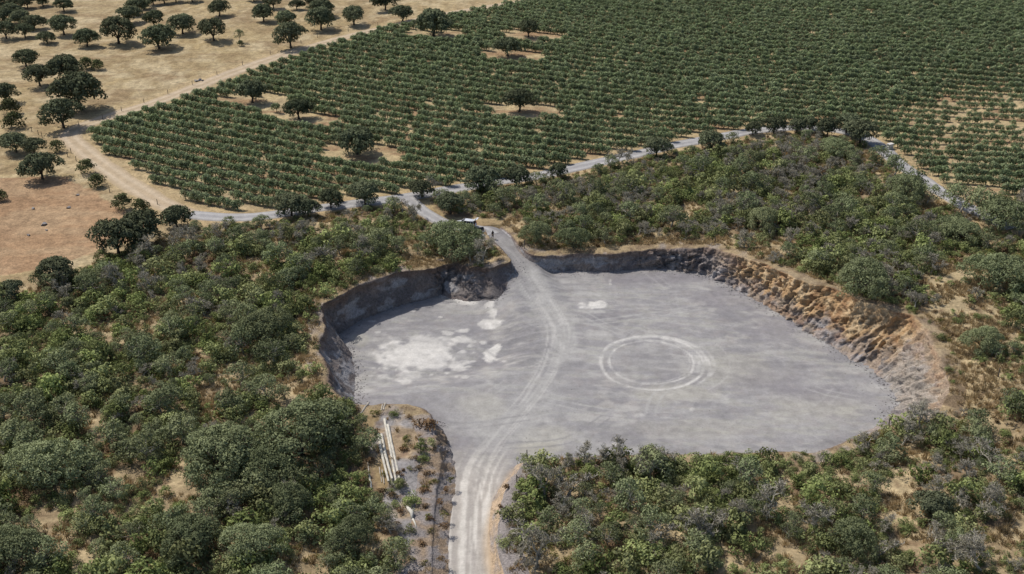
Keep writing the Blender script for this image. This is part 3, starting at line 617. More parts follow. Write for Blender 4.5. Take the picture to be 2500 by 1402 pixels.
MASTIC = [shrub_mesh('mastic_shrub', (3.0, 3.6, 2.6, 3.3, 2.8)[i], (1.9, 1.5, 2.5, 2.1, 1.3)[i], (26, 34, 24, 30, 26)[i], (.26, .60), 170, (0.15, .13, .16, .14, .13)[i], 70 + i, L_mastic) for i in range(5)]
BUSH = [shrub_mesh('bush', 4.2, 3.0, 34, (.5, .9), 95, 0.21, 75 + i, L_bush) for i in range(3)]
DRY = [shrub_mesh('dry_shrub', 1.7, rg.uniform(.7, 1.1), 16, (.2, .42), 190, 0.11, 80 + i, L_dry, aspect=2.4, rough=1.0) for i in range(3)]
BROOM = [shrub_mesh('broom_shrub', 1.9, rg.uniform(.9, 1.3), 15, (.22, .45), 170, 0.12, 85 + i, L_yellow, aspect=2.0, rough=.9) for i in range(3)]
BARES = []
for i in range(4):
    m_, tips = bare_tree('branches', 30 + i, rg.uniform(4.2, 5.2), 0.85, M_greybark, 5, twig=0.028)
    r = np.random.default_rng(90 + i); tips = [tips[k] for k in r.permutation(len(tips))[:150]]
    lv = leaf_mesh('twigs', [(t.x, t.y, t.z, 0.24) for t in tips], 95, 0.055, 95 + i, L_greyleaf, aspect=6.0, rough=1.2, under=-1)
    BARES.append((m_, lv))
GRASS = []
for i in range(3):
    r = np.random.default_rng(110 + i); V = []; F = []; Tn = []
    for kx in range(34):
        a = r.uniform(0, 6.28); q = r.uniform(0, .38); b = np.array([q * math.cos(a), q * math.sin(a), -.03]); hgt = r.uniform(.22, .55); ln = r.uniform(0, .3); a2_ = r.uniform(0, 6.28)
        w_ = np.array([math.cos(a2_), math.sin(a2_), 0]) * .045; tip = b + np.array([math.cos(a) * ln, math.sin(a) * ln, hgt]); o = len(V)
        V += [b - w_, b + w_, tip + w_ * .4, tip - w_ * .4]; F.append((o, o + 1, o + 2, o + 3)); Tn.append(r.uniform(0, 1))
    me = mesh_np('grass_tuft', np.array(V), np.array(F), [L_straw]); at_ = me.attributes.new('tint', 'FLOAT', 'FACE'); at_.data.foreach_set('value', np.array(Tn, np.float32)); GRASS.append(me)
STONES = []
for i in range(3):
    r = np.random.default_rng(120 + i); v = []; nlat = 4
    import itertools
    d = r.normal(size=(14, 3)); d /= np.linalg.norm(d, axis=1)[:, None]; d *= r.uniform(.75, 1.1, 14)[:, None] * np.array([.55, .42, .34])
    import bmesh
    bm = bmesh.new(); [bm.verts.new(q) for q in d]; bmesh.ops.convex_hull(bm, input=bm.verts[:]); me = bpy.data.meshes.new('stone'); bm.to_mesh(me); bm.free(); me.materials.append(M_stone); STONES.append(me)

# ------------------------------------------------------------------ placing
def tree(name, parts, x, y, z, s, rz, label, cat, group=None, sz=None, names=('crown', 'trunk')):
    e = bpy.data.objects.new(name, None); e.empty_display_size = 0.5; link(e)
    e.location = (x, y, z - .05); e.rotation_euler = (0, 0, rz); e.scale = (s, s, sz or s)
    tag(e, label, cat, group)
    for m_, nm in zip(parts, names): link(bpy.data.objects.new(nm, m_), e)
    return e
def shrub(name, m_, x, y, z, s, rz, label, cat, group, sz=None):
    o = link(bpy.data.objects.new(name, m_)); o.location = (x, y, z - .05); o.rotation_euler = (0, 0, rz); o.scale = (s, s, sz or s)
    return tag(o, label, cat, group)
SRC = bpy.data.collections.new('sources')
def scatter(name, P, rz, sc, var, variants, label, cat):
    """one mass: variants is a list of lists of meshes"""
    me = bpy.data.meshes.new(name); me.vertices.add(len(P)); me.vertices.foreach_set('co', np.asarray(P, np.float32).ravel())
    for nm, dt, arr in (('rz', 'FLOAT', rz), ('sc', 'FLOAT', sc), ('vi', 'INT', var)):
        a = me.attributes.new(nm, dt, 'POINT'); a.data.foreach_set('value', np.asarray(arr, np.float32 if dt == 'FLOAT' else np.int32))
    o = tag(link(bpy.data.objects.new(name, me)), label, cat, kind='stuff')
    ng = bpy.data.node_groups.new(name, 'GeometryNodeTree'); ng.interface.new_socket('Geometry', in_out='INPUT', socket_type='NodeSocketGeometry'); ng.interface.new_socket('Geometry', in_out='OUTPUT', socket_type='NodeSocketGeometry')
    N, L = ng.nodes, ng.links; gi = N.new('NodeGroupInput'); go = N.new('NodeGroupOutput'); jn = N.new('GeometryNodeJoinGeometry')
    def attr(nm, dt): q = N.new('GeometryNodeInputNamedAttribute'); q.data_type = dt; q.inputs[0].default_value = nm; return q.outputs[0]
    arz, asc, avi = attr('rz', 'FLOAT'), attr('sc', 'FLOAT'), attr('vi', 'INT')
    cx = N.new('ShaderNodeCombineXYZ'); L.new(arz, cx.inputs[2])
    for k, ms in enumerate(variants):
        cmp = N.new('FunctionNodeCompare'); cmp.data_type = 'INT'; cmp.operation = 'EQUAL'; L.new(avi, cmp.inputs[2]); cmp.inputs[3].default_value = k
        for m_ in ms:
            src = bpy.data.objects.get('source_' + m_.name)
            if src is None: src = bpy.data.objects.new('source_' + m_.name, m_)
            oi = N.new('GeometryNodeObjectInfo'); oi.inputs[0].default_value = src; oi.inputs[1].default_value = True
            ip = N.new('GeometryNodeInstanceOnPoints'); L.new(gi.outputs[0], ip.inputs['Points']); L.new(cmp.outputs[0], ip.inputs['Selection']); L.new(oi.outputs['Geometry'], ip.inputs['Instance'])
            L.new(cx.outputs[0], ip.inputs['Rotation']); L.new(asc, ip.inputs['Scale']); L.new(ip.outputs[0], jn.inputs[0])
    L.new(jn.outputs[0], go.inputs[0])
    md = o.modifiers.new('scatter', 'NODES'); md.node_group = ng
    return o

# ---- single holm oaks: trunk foot (pixels), crown width (pixels), label
TREES = [
 (68, 20, 45, 'small dark oak at the top edge above the shaded oak thicket', 0), (106, 16, 42, 'small oak on the top edge between two others, upper left', 0), (157, 28, 52, 'round dark oak at the top edge left of the bare earth patch', 0),
 (157, 86, 68, 'tall dark oak at the right end of the upper left thicket', 0), (116, 106, 46, 'pale thin-leaved oak in front of the upper left thicket', 0), (213, 113, 66, 'dark oak with double trunk, left of the wide flat-topped oak', 0),
 (290, 106, 90, 'wide flat-topped green oak with slanting trunk on straw pasture', 0), (317, 57, 60, 'dark round oak at the lower end of the uphill tree line', 0), (338, 36, 55, 'dark oak second from the bottom of the uphill tree line', 0),
 (378, 66, 56, 'bushy oak half hidden behind the forked oak on the pasture', 0), (389, 119, 86, 'oak with forked V-shaped trunk, lowest in the pasture row', 0), (446, 83, 74, 'broad oak with layered foliage right of the forked oak', 0),
 (522, 99, 72, 'spreading oak standing just left of the thin sapling', 0), (536, 39, 55, 'oak near the top edge above the spreading oak', 0), (65, 164, 68, 'compact dark oak casting shadow left of the big dark thicket', 0),
 (98, 211, 72, 'leaning oak under the left side of the dark bushy thicket', 0), (162, 198, 92, 'dark dense oak without visible trunk in pasture thicket', 0), (200, 268, 122, 'largest dark oak on the pasture, over the grey-green one', 0),
 (156, 313, 96, 'grey-green oak beside the bend of the dirt track', 0), (15, 252, 62, 'oak cut by the frame edge above the left shrub line', 0),
 (40, 372, 76, 'dark oak in the shrub line left of the dirt track bend', 0), (85, 378, 64, 'low oak touching the shrub line beside the track fence', 0), (104, 437, 92, 'round oak with big shadow at the upper edge of the brown field', 0),
 (644, 53, 60, 'dark oak at the left of the upper middle oak group', 0), (668, 21, 46, 'oak half hidden behind the upper middle oak group', 0), (699, 68, 62, 'pale green oak in the upper middle oak group', 0), (725, 24, 38, 'smallest oak of the upper middle group, at the back', 0),
 (762, 16, 42, 'oak cut by the top edge above the double oak', 0), (786, 43, 62, 'rear oak of the overlapping pair in the upper middle', 0), (784, 73, 76, 'front oak of the overlapping pair in the upper middle', 0), (710, 117, 76, 'single oak close to the dirt track, shadow reaching the track', 0),
 (864, 61, 62, 'round oak standing alone above the dirt track', 0), (941, 25, 65, 'dark oak at the top edge, right of the round lone oak', 0), (983, 53, 58, 'oak beside the dirt track just left of the field corner oak', 0),
 (1058, 89, 92, 'large bright green oak on the upper left edge of the olive grove', 0), (1240, 138, 66, 'grey oak with ivy trunk in the upper middle of the grove', 0), (1290, 91, 52, 'small dark oak in a clearing behind the grey ivy oak', 0),
 (1268, 273, 74, 'tall silvery oak in a clearing in the middle of the grove', 0), (730, 291, 70, 'dark round oak on a slim trunk in the grove', 0), (616, 251, 80, 'dark oak near the track side of the grove', 0), (872, 377, 102, 'widest oak in the grove with a dark ivy-clad foot', 0),
 (433, 556, 82, 'oak at the start of the grey road, beside the brown field', 1), (290, 622, 118, 'left of the two wide oaks on the edge of the brown field', 1), (350, 596, 112, 'right of the two wide oaks on the edge of the brown field', 1),
 (140, 697, 98, 'oak at the lower edge of the brown field', 1), (22, 737, 78, 'oak with bare leaning trunk at the left frame edge', 1),
 (712, 527, 88, 'broad multi-stemmed oak standing over the grey road, left', 1), (752, 527, 62, 'slender oak leaning against the multi-stemmed roadside oak', 1), (808, 508, 62, 'low dark oak right of the multi-stemmed roadside oak', 1),
 (892, 500, 78, 'roadside oak with full dark crown left of the road junction', 1), (1030, 483, 62, 'oak at the road junction', 1), (1100, 522, 72, 'grey-green oak between road junction and parked car', 1), (1175, 467, 98, 'large roadside oak behind the parked car', 1), (1262, 457, 72, 'oak with thin leaning trunks right of the large roadside oak', 1),
 (1362, 437, 50, 'small oak on the road verge above the scrub', 1), (1603, 382, 64, 'dense roadside oak casting shade on the verge, middle of road', 1), (1735, 372, 74, 'low spreading oak hiding part of the road', 1), (1838, 330, 46, 'thin oak left of the oak row at the road bend', 1),
 (1888, 325, 55, 'first oak of the row where the road bends', 1), (1945, 324, 52, 'second oak of the row where the road bends', 1), (1975, 322, 46, 'third oak of the row where the road bends', 1), (2018, 334, 62, 'grey oak left in the clump at the road corner', 1), (2066, 326, 72, 'pale rear oak in the clump at the road corner', 1), (2098, 352, 82, 'dark front oak of the clump shading the road corner', 1),
 (1114, 624, 160, 'broad oak between the parked car and the quarry edge', 2), (648, 835, 140, 'dark dense oak left of the shaded quarry wall', 2), (2105, 722, 155, 'very broad oak standing above the tan quarry wall', 2), (2395, 860, 100, 'oak on the dry slope right of the quarry', 2),
 (545, 1165, 225, 'left of the great grey-green oaks beside the pole stack', 2), (735, 1110, 240, 'right of the great grey-green oaks beside the pole stack', 2), (660, 1190, 170, 'front oak of the great grey-green clump', 2), (712, 1255, 115, 'round silvery oak below the great oak clump', 2),
 (130, 1180, 190, 'wide olive-grey oak in the left scrub', 2), (40, 1380, 170, 'dark oak in the lower left corner', 2), (470, 1345, 160, 'oak in the lower left scrub under the great clump', 2), (860, 1340, 120, 'oak near the splintered white trunk', 2), (620, 1360, 150, 'dense oak at the bottom of the left scrub', 2),
 (2430, 700, 150, 'oak at the right edge above the dry slope', 2), (2440, 560, 140, 'dark oak group member below the road at right edge', 2), (2340, 590, 110, 'round oak below the lower road at right', 2), (1310, 590, 74, 'oak on the dry bank above the quarry ramp', 2), (1400, 606, 80, 'dark low oak on the rim above the back wall', 2),
 (1860, 560, 90, 'oak in the middle of the scrub behind the quarry', 2), (2210, 490, 110, 'grey-green oak beside the lower road', 2), (2040, 385, 90, 'oak just below the road corner clump', 2), (2270, 1260, 95, 'silvery oak on the lower right slope', 2), (2080, 1350, 120, 'pale oak at the bottom right', 2),
]
taken = []
for i, (px, py, w, lab, kd) in enumerate(TREES):
    x, y, z = ong(px, py); wm = w / (FPX / (y * CP + (CH - z) * SP)); taken.append((x, y, wm))
    if kd == 2 and wm > 6.0: tree('holm_oak', BIGOAKS[i % 3], x, y, z, wm / 13, rg.uniform(0, 6.28), lab, 'tree', 'broad oaks in the scrub', sz=max(wm / 13, 0.62) * rg.uniform(.9, 1.05) * (.92 if 'parked car' in lab else 1))
    else: tree('holm_oak', OAKS[i % 6], x, y, z, wm / 9, rg.uniform(0, 6.28), lab, 'tree', ('oaks on the dry pasture and in the grove', 'oaks along the road', 'broad oaks in the scrub')[kd], sz=wm / 9 * rg.uniform(.95, 1.15))
# shaded thicket at the upper left and the uphill tree line
for px, py, w, lab in [(12, 60, 60, 'a'), (30, 45, 55, 'a'), (52, 62, 55, 'a'), (84, 72, 55, 'a'), (16, 95, 60, 'a'), (62, 92, 52, 'a'), (-10, 30, 60, 'a'), (40, 20, 42, 'a'), (352, 22, 46, 'b'), (375, 12, 46, 'b'), (402, 9, 46, 'b'), (430, 6, 46, 'b'), (470, 5, 46, 'b'), (620, 3, 44, 'b')]:
    x, y, z = ong(px, py); wm = w / (FPX / (y * CP + (CH - z) * SP)); taken.append((x, y, wm))
    tree('holm_oak', OAKS[int(rg.integers(6))], x, y, z, wm / 9, rg.uniform(0, 6.28), 'dark oak in the crowded thicket at the upper left corner' if lab == 'a' else 'oak of the tree line running uphill along the top edge', 'tree', 'oaks of the upper left thicket' if lab == 'a' else 'oaks of the uphill tree line', sz=wm / 9)
# round bushes on the pasture
for px, py, w, lab in [(212, 168, 42, 'bush at the right of the dark pasture thicket'), (240, 170, 36, 'low bush at the far right tip of the dark pasture thicket'), (25, 280, 60, 'upper bush of the shrub line at the left edge'), (38, 312, 58, 'yellowish lower bush of the shrub line at the left edge'), (142, 370, 42, 'low flat bush beside the dirt track bend'), (212, 424, 52, 'upper bush of the pair beside the dirt track'), (238, 456, 48, 'lower dark bush of the pair beside the dirt track'), (300, 512, 58, 'dome-shaped bush above the start of the grey road'), (343, 520, 52, 'bright green bush at the foot of the dome-shaped bush'), (3, 490, 40, 'dark bush cut by the left frame edge on brown field'), (587, 112, 20, 'small bush at the foot of the sapling')]:
    x, y, z = ong(px, py); wm = w / (FPX / (y * CP + (CH - z) * SP)); shrub('bush', BUSH[int(rg.integers(3))], x, y, z, wm / 4.4, rg.uniform(0, 6.28), lab, 'bush', 'bushes on the pasture'); taken.append((x, y, wm))
x, y, z = ong(586, 104); tree('sapling', SCOAKS[1], x, y, z + .3, .62, 0, 'thin brownish sapling standing alone on the straw pasture', 'tree', sz=1.0)

# ---- olive grove
ROWDIR = R(180 - 19.8); ud = np.array([math.cos(ROWDIR), math.sin(ROWDIR)]); vd = np.array([ud[1], -ud[0]]); vd = vd if vd[1] > 0 else -vd
o0 = np.array(at(500, 497, 4))
A, B = np.meshgrid(np.arange(-420, 260, 1.25), np.arange(-60.2, 520, 4.3)); A, B = A.ravel(), B.ravel()
rowi = np.round((B + 60.2) / 4.3).astype(int); A = A + rg.normal(0, .2, len(A)); Bj = B + rg.normal(0, .07, len(A))
rr_ = -A; dev = np.where(rr_ < 0, -.123 * rr_, np.where(rr_ < 120, -(.123 * rr_ - .0011 * rr_ ** 2), 1.08 + .141 * (rr_ - 120))); Bj = Bj + dev; slope_ = np.where(rr_ < 0, .123, np.where(rr_ < 120, .123 - .0022 * rr_, -.141))
ox = o0[0] + ud[0] * A + vd[0] * Bj; oy = o0[1] + ud[1] * A + vd[1] * Bj
oz = zground(ox, oy); opx, opy = project(ox, oy, oz)
ok = inpoly(opx, opy, FIELD) & (opx > -60) & (opx < 2600) & (oy < 470)
for i, (px, py, w, lab, kd) in enumerate(TREES):
    if 34 <= i <= 40:
        x, y, z = ong(px, py); du = (ox - x) * ud[0] + (oy - y) * ud[1]; dv = (ox - x) * vd[0] + (oy - y) * vd[1]
        ok &= np.hypot((du + 1.5) / 11, (dv + .8) / 6.0) > 1
tj = (fbm(ox / 14, oy / 14, 79, 3) - .5); thin = sm(2080, 2380, opx + tj * 300) * sm(190, 275, opy + tj * 70) * (1 - sm(345, 430, opy + tj * 60))          # young, thin trees on the right
ok &= rg.uniform(size=len(ox)) > (0.02 + 0.16 * thin + 0.06 * sm(.6, .75, fbm(ox / 12, oy / 12, 77, 3)))
ox, oy, oz, thin, opx, opy, rowi, slope_ = ox[ok], oy[ok], oz[ok], thin[ok], opx[ok], opy[ok], rowi[ok], slope_[ok]
osc = rg.uniform(.85, 1.18, len(ox)) * (0.92 + 0.3 * fbm(ox / 25, oy / 25, 78, 3)) * (1 - .26 * thin); orz = ROWDIR - np.arctan(slope_) + rg.integers(0, 2, len(ox)) * math.pi + rg.normal(0, .18, len(ox)); ovi = rg.integers(0, 5, len(ox))
dist = np.hypot(ox, oy); vis = (opx > 0) & (opx < 2500); order = np.argsort(np.where(vis, dist, 1e6)); near_i = order[:300]; far_i = order[300:]
rows_in = sorted(set(rowi[near_i].tolist())); WORD = 'front second third fourth fifth sixth seventh eighth ninth tenth eleventh twelfth thirteenth fourteenth fifteenth sixteenth seventeenth eighteenth nineteenth twentieth'.split()
for i in near_i:
    k_ = rows_in.index(rowi[i]); mates = np.sort(opx[near_i][rowi[near_i] == rowi[i]]); q_ = int(np.searchsorted(mates, opx[i] - .01)); nm_ = len(mates)
    wd = WORD[k_] if k_ < len(WORD) else 'deeper'
    where = ('at the left end' if q_ == 0 else 'second from the left end' if q_ == 1 else 'third from the left end' if q_ == 2 else 'at the right end' if q_ == nm_ - 1 else 'in the left half' if q_ < nm_ / 2 else 'in the right half')
    tree('olive_tree', OLIVES[ovi[i]], ox[i], oy[i], oz[i], osc[i], orz[i], 'olive tree %s of the %s grove row from the grey road' % (where, wd), 'olive tree', 'olive trees of the %s row from the road' % wd)
scatter('olive_grove', np.stack([ox, oy, oz], 1)[far_i], orz[far_i], osc[far_i], ovi[far_i], [list(q) for q in OLIVES], 'dense rows of olive trees filling the far field', 'olive trees')

# ---- scrub
TK = np.array(taken)
def zone_pts(step, y0=104, y1=300):
    X, Y = np.meshgrid(np.arange(-125, 130, step), np.arange(y0, y1, step)); X = X.ravel() + rg.uniform(-.55, .55, X.size) * step; Y = Y.ravel() + rg.uniform(-.55, .55, Y.size) * step
    Z = zground(X, Y); px, py = project(X, Y, Z)
    m = (px > -120) & (px < 2620) & (py < 1560); return X[m], Y[m], Z[m], px[m], py[m]
def clearance(X, Y):
    d, _, _ = polydist(X, Y, PIT, True); return np.where(inpoly(X, Y, PIT), -d, d)
rd_lines = [G_ROAD[::3, :2].tolist(), G_SIDE[::2, :2].tolist(), G_DIRT[::3, :2].tolist()]
def road_clear(X, Y):
    return np.minimum.reduce([polydist(X, Y, l)[0] - w for l, w in zip(rd_lines, (2.7, 2.0, 3.0))])
MARKS = [(60, 760, 'near the left frame edge'), (220, 720, 'below the brown field'), (420, 620, 'below the start of the grey road'), (640, 580, 'below the multi-stemmed roadside oak'), (860, 560, 'left of the road junction'), (1010, 570, 'between the junction and the shaded wall'),
         (900, 640, 'above the shaded quarry wall'), (640, 720, 'up the slope left of the shaded wall'), (740, 860, 'beside the left rubble slope'), (420, 790, 'in the middle of the left scrub'), (180, 880, 'in the dense scrub at far left'), (400, 950, 'behind the great oak clump'),
         (250, 1050, 'left of the great oak clump'), (60, 1050, 'low on the left frame edge'), (130, 1280, 'above the bare corner at lower left'), (350, 1320, 'at the bottom left of the picture'), (600, 1300, 'under the great oak clump'), (830, 1230, 'beside the pole stack'), (800, 1380, 'bottom edge left of the haul road'), (960, 1350, 'beside the splintered white trunk'),
         (1110, 520, 'around the parked car'), (1260, 500, 'right of the parked car'), (1400, 480, 'under the middle of the road'), (1600, 430, 'below the dense roadside oak'), (1800, 390, 'below the low spreading oak'), (2000, 390, 'below the road corner clump'), (2200, 480, 'beside the lower road'), (1350, 580, 'above the quarry ramp'),
         (1500, 540, 'in the scrub above the back wall'), (1700, 500, 'in the middle of the back scrub'), (1900, 500, 'in the right half of the back scrub'), (1800, 590, 'above the corner of the back wall'), (2000, 620, 'above the tan quarry wall'), (2150, 580, 'behind the very broad oak'), (2400, 600, 'at the right frame edge below the road'), (2300, 720, 'on the dry slope top'),
         (2420, 850, 'on the dry slope at the right edge'), (2330, 960, 'beside the low end of the tan wall'), (1300, 1180, 'beside the haul road entrance'), (1280, 1330, 'along the right bank of the haul road'), (1450, 1140, 'on the front rim at left'), (1650, 1130, 'on the front rim in the middle'), (1900, 1130, 'on the front rim at right'), (1500, 1280, 'in the front thicket near the ivy trunks'),
         (1750, 1250, 'in the middle of the front thicket'), (1650, 1370, 'at the bottom edge of the front thicket'), (1950, 1250, 'in the right part of the front thicket'), (1950, 1380, 'at the bottom edge below the bare clearing'), (2130, 1130, 'by the gully at the quarry corner'), (2250, 1180, 'on the lower right slope'), (2420, 1100, 'at the right edge of the lower slope'), (2250, 1370, 'at the bottom right'), (2430, 1330, 'in the lower right corner')]
def where_is(px, py):
    m = min(MARKS, key=lambda q: ((q[0] - px)) ** 2 + ((q[1] - py) * 1.3) ** 2); return m[2], m[2]
def kinds(px, py, u):
    """chances of each kind at a photo position: mastic, grey oak, bare tree, dry shrub, broom"""
    b = bare(px, py)
    L_ = inpoly(px, py, SCRUB_L); F_ = inpoly(px, py, SCRUB_R); Bk = ~L_ & ~F_
    g = fbm(px / 130, py / 70, 401, 3)
    p = np.zeros((len(px), 5))
    p[:] = (0.66, 0.15, 0.08, 0.09, 0.02)
    p[Bk] = (0.52, 0.14, 0.22, 0.09, 0.03)
    brown = Bk & (((px - 1980) / 230) ** 2 + ((py - 390) / 70) ** 2 < 1); p[brown] = (0.14, 0.16, 0.55, 0.15, 0.0)
    dryr = (px > 2280) & (py > 620) & (py < 1020); p[dryr] = (0.20, 0.10, 0.08, 0.34, 0.28)
    p[F_] = (0.76, 0.08, 0.045, 0.085, 0.03); p[F_ & (px > 2120)] = (0.30, 0.24, 0.24, 0.14, 0.08)
    p[L_ & (py > 950)] = (0.58, 0.28, 0.03, 0.09, 0.02)
    p[:, 2] *= 0.4 + 1.3 * sm(.4, .65, g); p[:, 0] *= 0.5 + 1.0 * sm(.65, .35, g)
    p = p * (1 - b[:, None] * np.array([1, 1, .8, .45, .4])) + 1e-6
    cs_ = np.cumsum(p / p.sum(1)[:, None], 1); return (u[:, None] > cs_).sum(1).clip(0, 4)
X, Y, Z, px, py = zone_pts(1.95)
inz = inpoly(px, py, SCRUB_L) | inpoly(px, py, SCRUB_B) | inpoly(px, py, SCRUB_R)
cl = clearance(X, Y); rc = road_clear(X, Y)
keep = inz & (cl > 1.2) & (rc > 1.3) & ~inpoly(px, py, MOUND) & (np.hypot((px - 945) / 42, (py - 1115) / 95) > 1)
dens = 0.94 - bare(px, py) * 0.92 - 0.25 * (1 - sm(1.5, 4.5, cl)) * (py < 1000) - 0.6 * sm(.58, .68, fbm(X / 6.5, Y / 6.5, 402, 3)) - .35 * ((px > 2280) & (py > 620) & (py < 1020)) - .25 * ((px > 2120) & (py > 1020))
keep &= rg.uniform(size=len(X)) < dens
for (tx, ty, tw) in taken: keep &= np.hypot(X - tx, Y - ty) > tw * 0.26
X, Y, Z, px, py, cl = [q[keep] for q in (X, Y, Z, px, py, cl)]
kd = kinds(px, py, rg.uniform(size=len(X)))
kd = np.where((cl < 2.6) & (kd == 1), 3, kd)
SPEC = [('mastic_shrub', 'green mastic shrub', 'shrub', [[m_] for m_ in MASTIC], (.45, 1.9), 'green mastic shrubs'),
        ('scrub_oak', 'grey-green scrub oak', 'tree', [list(q) for q in SCOAKS], (.5, 1.25), 'grey-green scrub oaks'),
        ('bare_tree', 'leafless grey tree', 'tree', [list(q) for q in BARES], (.5, 1.05), 'leafless grey trees'),
        ('dry_shrub', 'dry brown shrub', 'shrub', [[m_] for m_ in DRY], (.7, 1.5), 'dry brown shrubs'),
        ('broom_shrub', 'yellowish broom shrub', 'shrub', [[m_] for m_ in BROOM], (.6, 1.3), 'yellowish broom shrubs')]
extra = {k_: [] for k_ in range(5)}       # plants picked out one by one: px, py, scale
extra[2] += [(1310, 1390, 1.25), (1590, 1335, .9), (1725, 1345, 1.1), (1495, 1140, 1.0), (1565, 1160, .9), (1430, 1130, .7), (1620, 1170, .9), (1880, 1260, 1.1), (1990, 1300, 1.05), (1330, 1220, 1.1), (1385, 1215, 1.0), (2250, 1060, 1.15), (2290, 1050, 1.0), (2380, 1260, 1.0), (2320, 1380, 1.0), (2400, 1400, 1.1), (1180, 645, 1.15), (1150, 640, .8),
             (985, 520, .9), (1015, 540, .8), (870, 640, 1.0), (800, 660, .9), (760, 670, .9), (1510, 400, .9), (1530, 398, .8), (1330, 440, .6), (2420, 1150, 1.0), (2200, 1090, .8), (1440, 1290, .8), (1060, 478, .8), (720, 590, .9), (350, 640, 1.0), (420, 610, 1.0), (480, 600, 1.0), (540, 590, .9), (300, 700, 1.0)]
extra[1] += [(1310, 452, .8), (1490, 410, .8), (1790, 352, .8), (1080, 504, 1.0), (1230, 505, 1.1), (2150, 402, 1.2), (2182, 432, 1.3), (2228, 472, 1.5), (2262, 500, 1.2), (2345, 520, 1.6), (2390, 535, 1.7), (2440, 548, 1.6), (2488, 575, 1.7), (2325, 500, 1.2), (1460, 428, .7), (1690, 382, .7), (960, 520, .9), (1130, 505, .9), (1210, 480, 1.0), (640, 560, .8), (560, 560, .7)]
extra[0] += [(745, 865, .55), (773, 852, .5), (765, 912, .9), (735, 915, .7), (1005, 1230, 1.0), (1170, 650, .8), (2230, 765, .5), (820, 1290, 1.2), (790, 1190, 1.1), (830, 1170, .8), (890, 1395, 1.2), (980, 1340, .9), (1000, 1300, .7), (870, 1210, .7), (1280, 1130, .7), (1240, 1260, .7), (1230, 1330, .8), (950, 1380, 1.0)]
extra[3] += [(1042, 1045, 1.9), (1012, 1120, .7), (1020, 1145, .8), (985, 1100, .8), (1045, 1160, 1.0), (1035, 1200, .9), (985, 1150, .5), (1235, 1192, .8), (1222, 1240, .6), (900, 1130, 1.2), (880, 1080, 1.1), (920, 1060, .9), (975, 1160, .8), (960, 1215, 1.0), (930, 1205, 1.0), (980, 1250, .9), (1040, 1240, .8), (1075, 1230, .9), (1085, 1290, .9), (1030, 1330, .8), (1080, 1370, .9), (1000, 1020, .7), (890, 1180, 1.0), (905, 1220, .9), (1050, 1270, .7), (1090, 1200, .8), (1270, 640 - 40, .9)]
extra[4] += [(992, 1075, .85), (990, 1095, .6), (1000, 1145, .5), (915, 1012, .8), (1060, 1180, .7), (1035, 1195, .7), (920, 1240, 1.0), (905, 1260, .8), (945, 1200, .6), (1045, 1265, .7), (1085, 1260, .7), (1100, 1175, .6), (2110, 1085, 1.5), (2150, 1075, 1.3), (1052, 1300, .6), (935, 1160, .5)]
for ki, (nm, lab, cat, vs, (s0, s1), grp) in enumerate(SPEC):
    sel = kd == ki; P = np.stack([X, Y, Z], 1)[sel]; n = len(P); s_ = (s0 + (s1 - s0) * rg.uniform(0, 1, n) ** 1.7) * (.42 + .58 * sm(2.0, 13, road_clear(P[:, 0], P[:, 1]))); ex = [(*ong(a, b), s) for a, b, s in extra[ki]]
    if ki == 2: ex = [(a, b, c_, s * 1.22) for a, b, c_, s in ex]
    P = np.concatenate([np.array([e[:3] for e in ex]).reshape(-1, 3), P]); s_ = np.concatenate([[e[3] for e in ex], s_]); n = len(P)
    rz_ = rg.uniform(0, 6.28, n); vi = rg.integers(0, len(vs), n); ppx, ppy = project(P[:, 0], P[:, 1], P[:, 2])
    inview = (ppx > -10) & (ppx < 2510) & (ppy < 1410)
    rank = np.argsort(np.where(inview, np.hypot(P[:, 0], P[:, 1]) / s_ ** .8, 1e6)); nearp, farp = rank[:300], rank[300:]
    nearp = [i for i in nearp if inview[i]] ; farp = np.setdiff1d(np.arange(n), np.array(nearp, int))
    for i in nearp:
        pos, short = where_is(ppx[i], ppy[i])
        rel = (s_[i] - s0) / (s1 - s0); size = 'large ' if rel > .72 else 'small ' if rel < .3 else ''
        if inpoly([ppx[i]], [ppy[i]], MOUND)[0]: pos, short = 'on the grey spoil mound by the poles', 'on the spoil mound'
        if ki in (1, 2): tree(nm, vs[vi[i]], *P[i], s_[i], rz_[i], size + lab + ' ' + pos, cat, grp + ' ' + short, names=('crown', 'trunk') if ki == 1 else ('trunk', 'twigs'))
        else: shrub(nm, vs[vi[i]][0], *P[i], s_[i], rz_[i], size + lab + ' ' + pos, cat, grp + ' ' + short, s_[i] * rg.uniform(.8, 1.15))
    if len(farp): scatter(nm + '_thicket', P[farp], rz_[farp], s_[farp], vi[farp], vs, 'mass of more distant ' + grp + ' in the scrub', cat + 's')
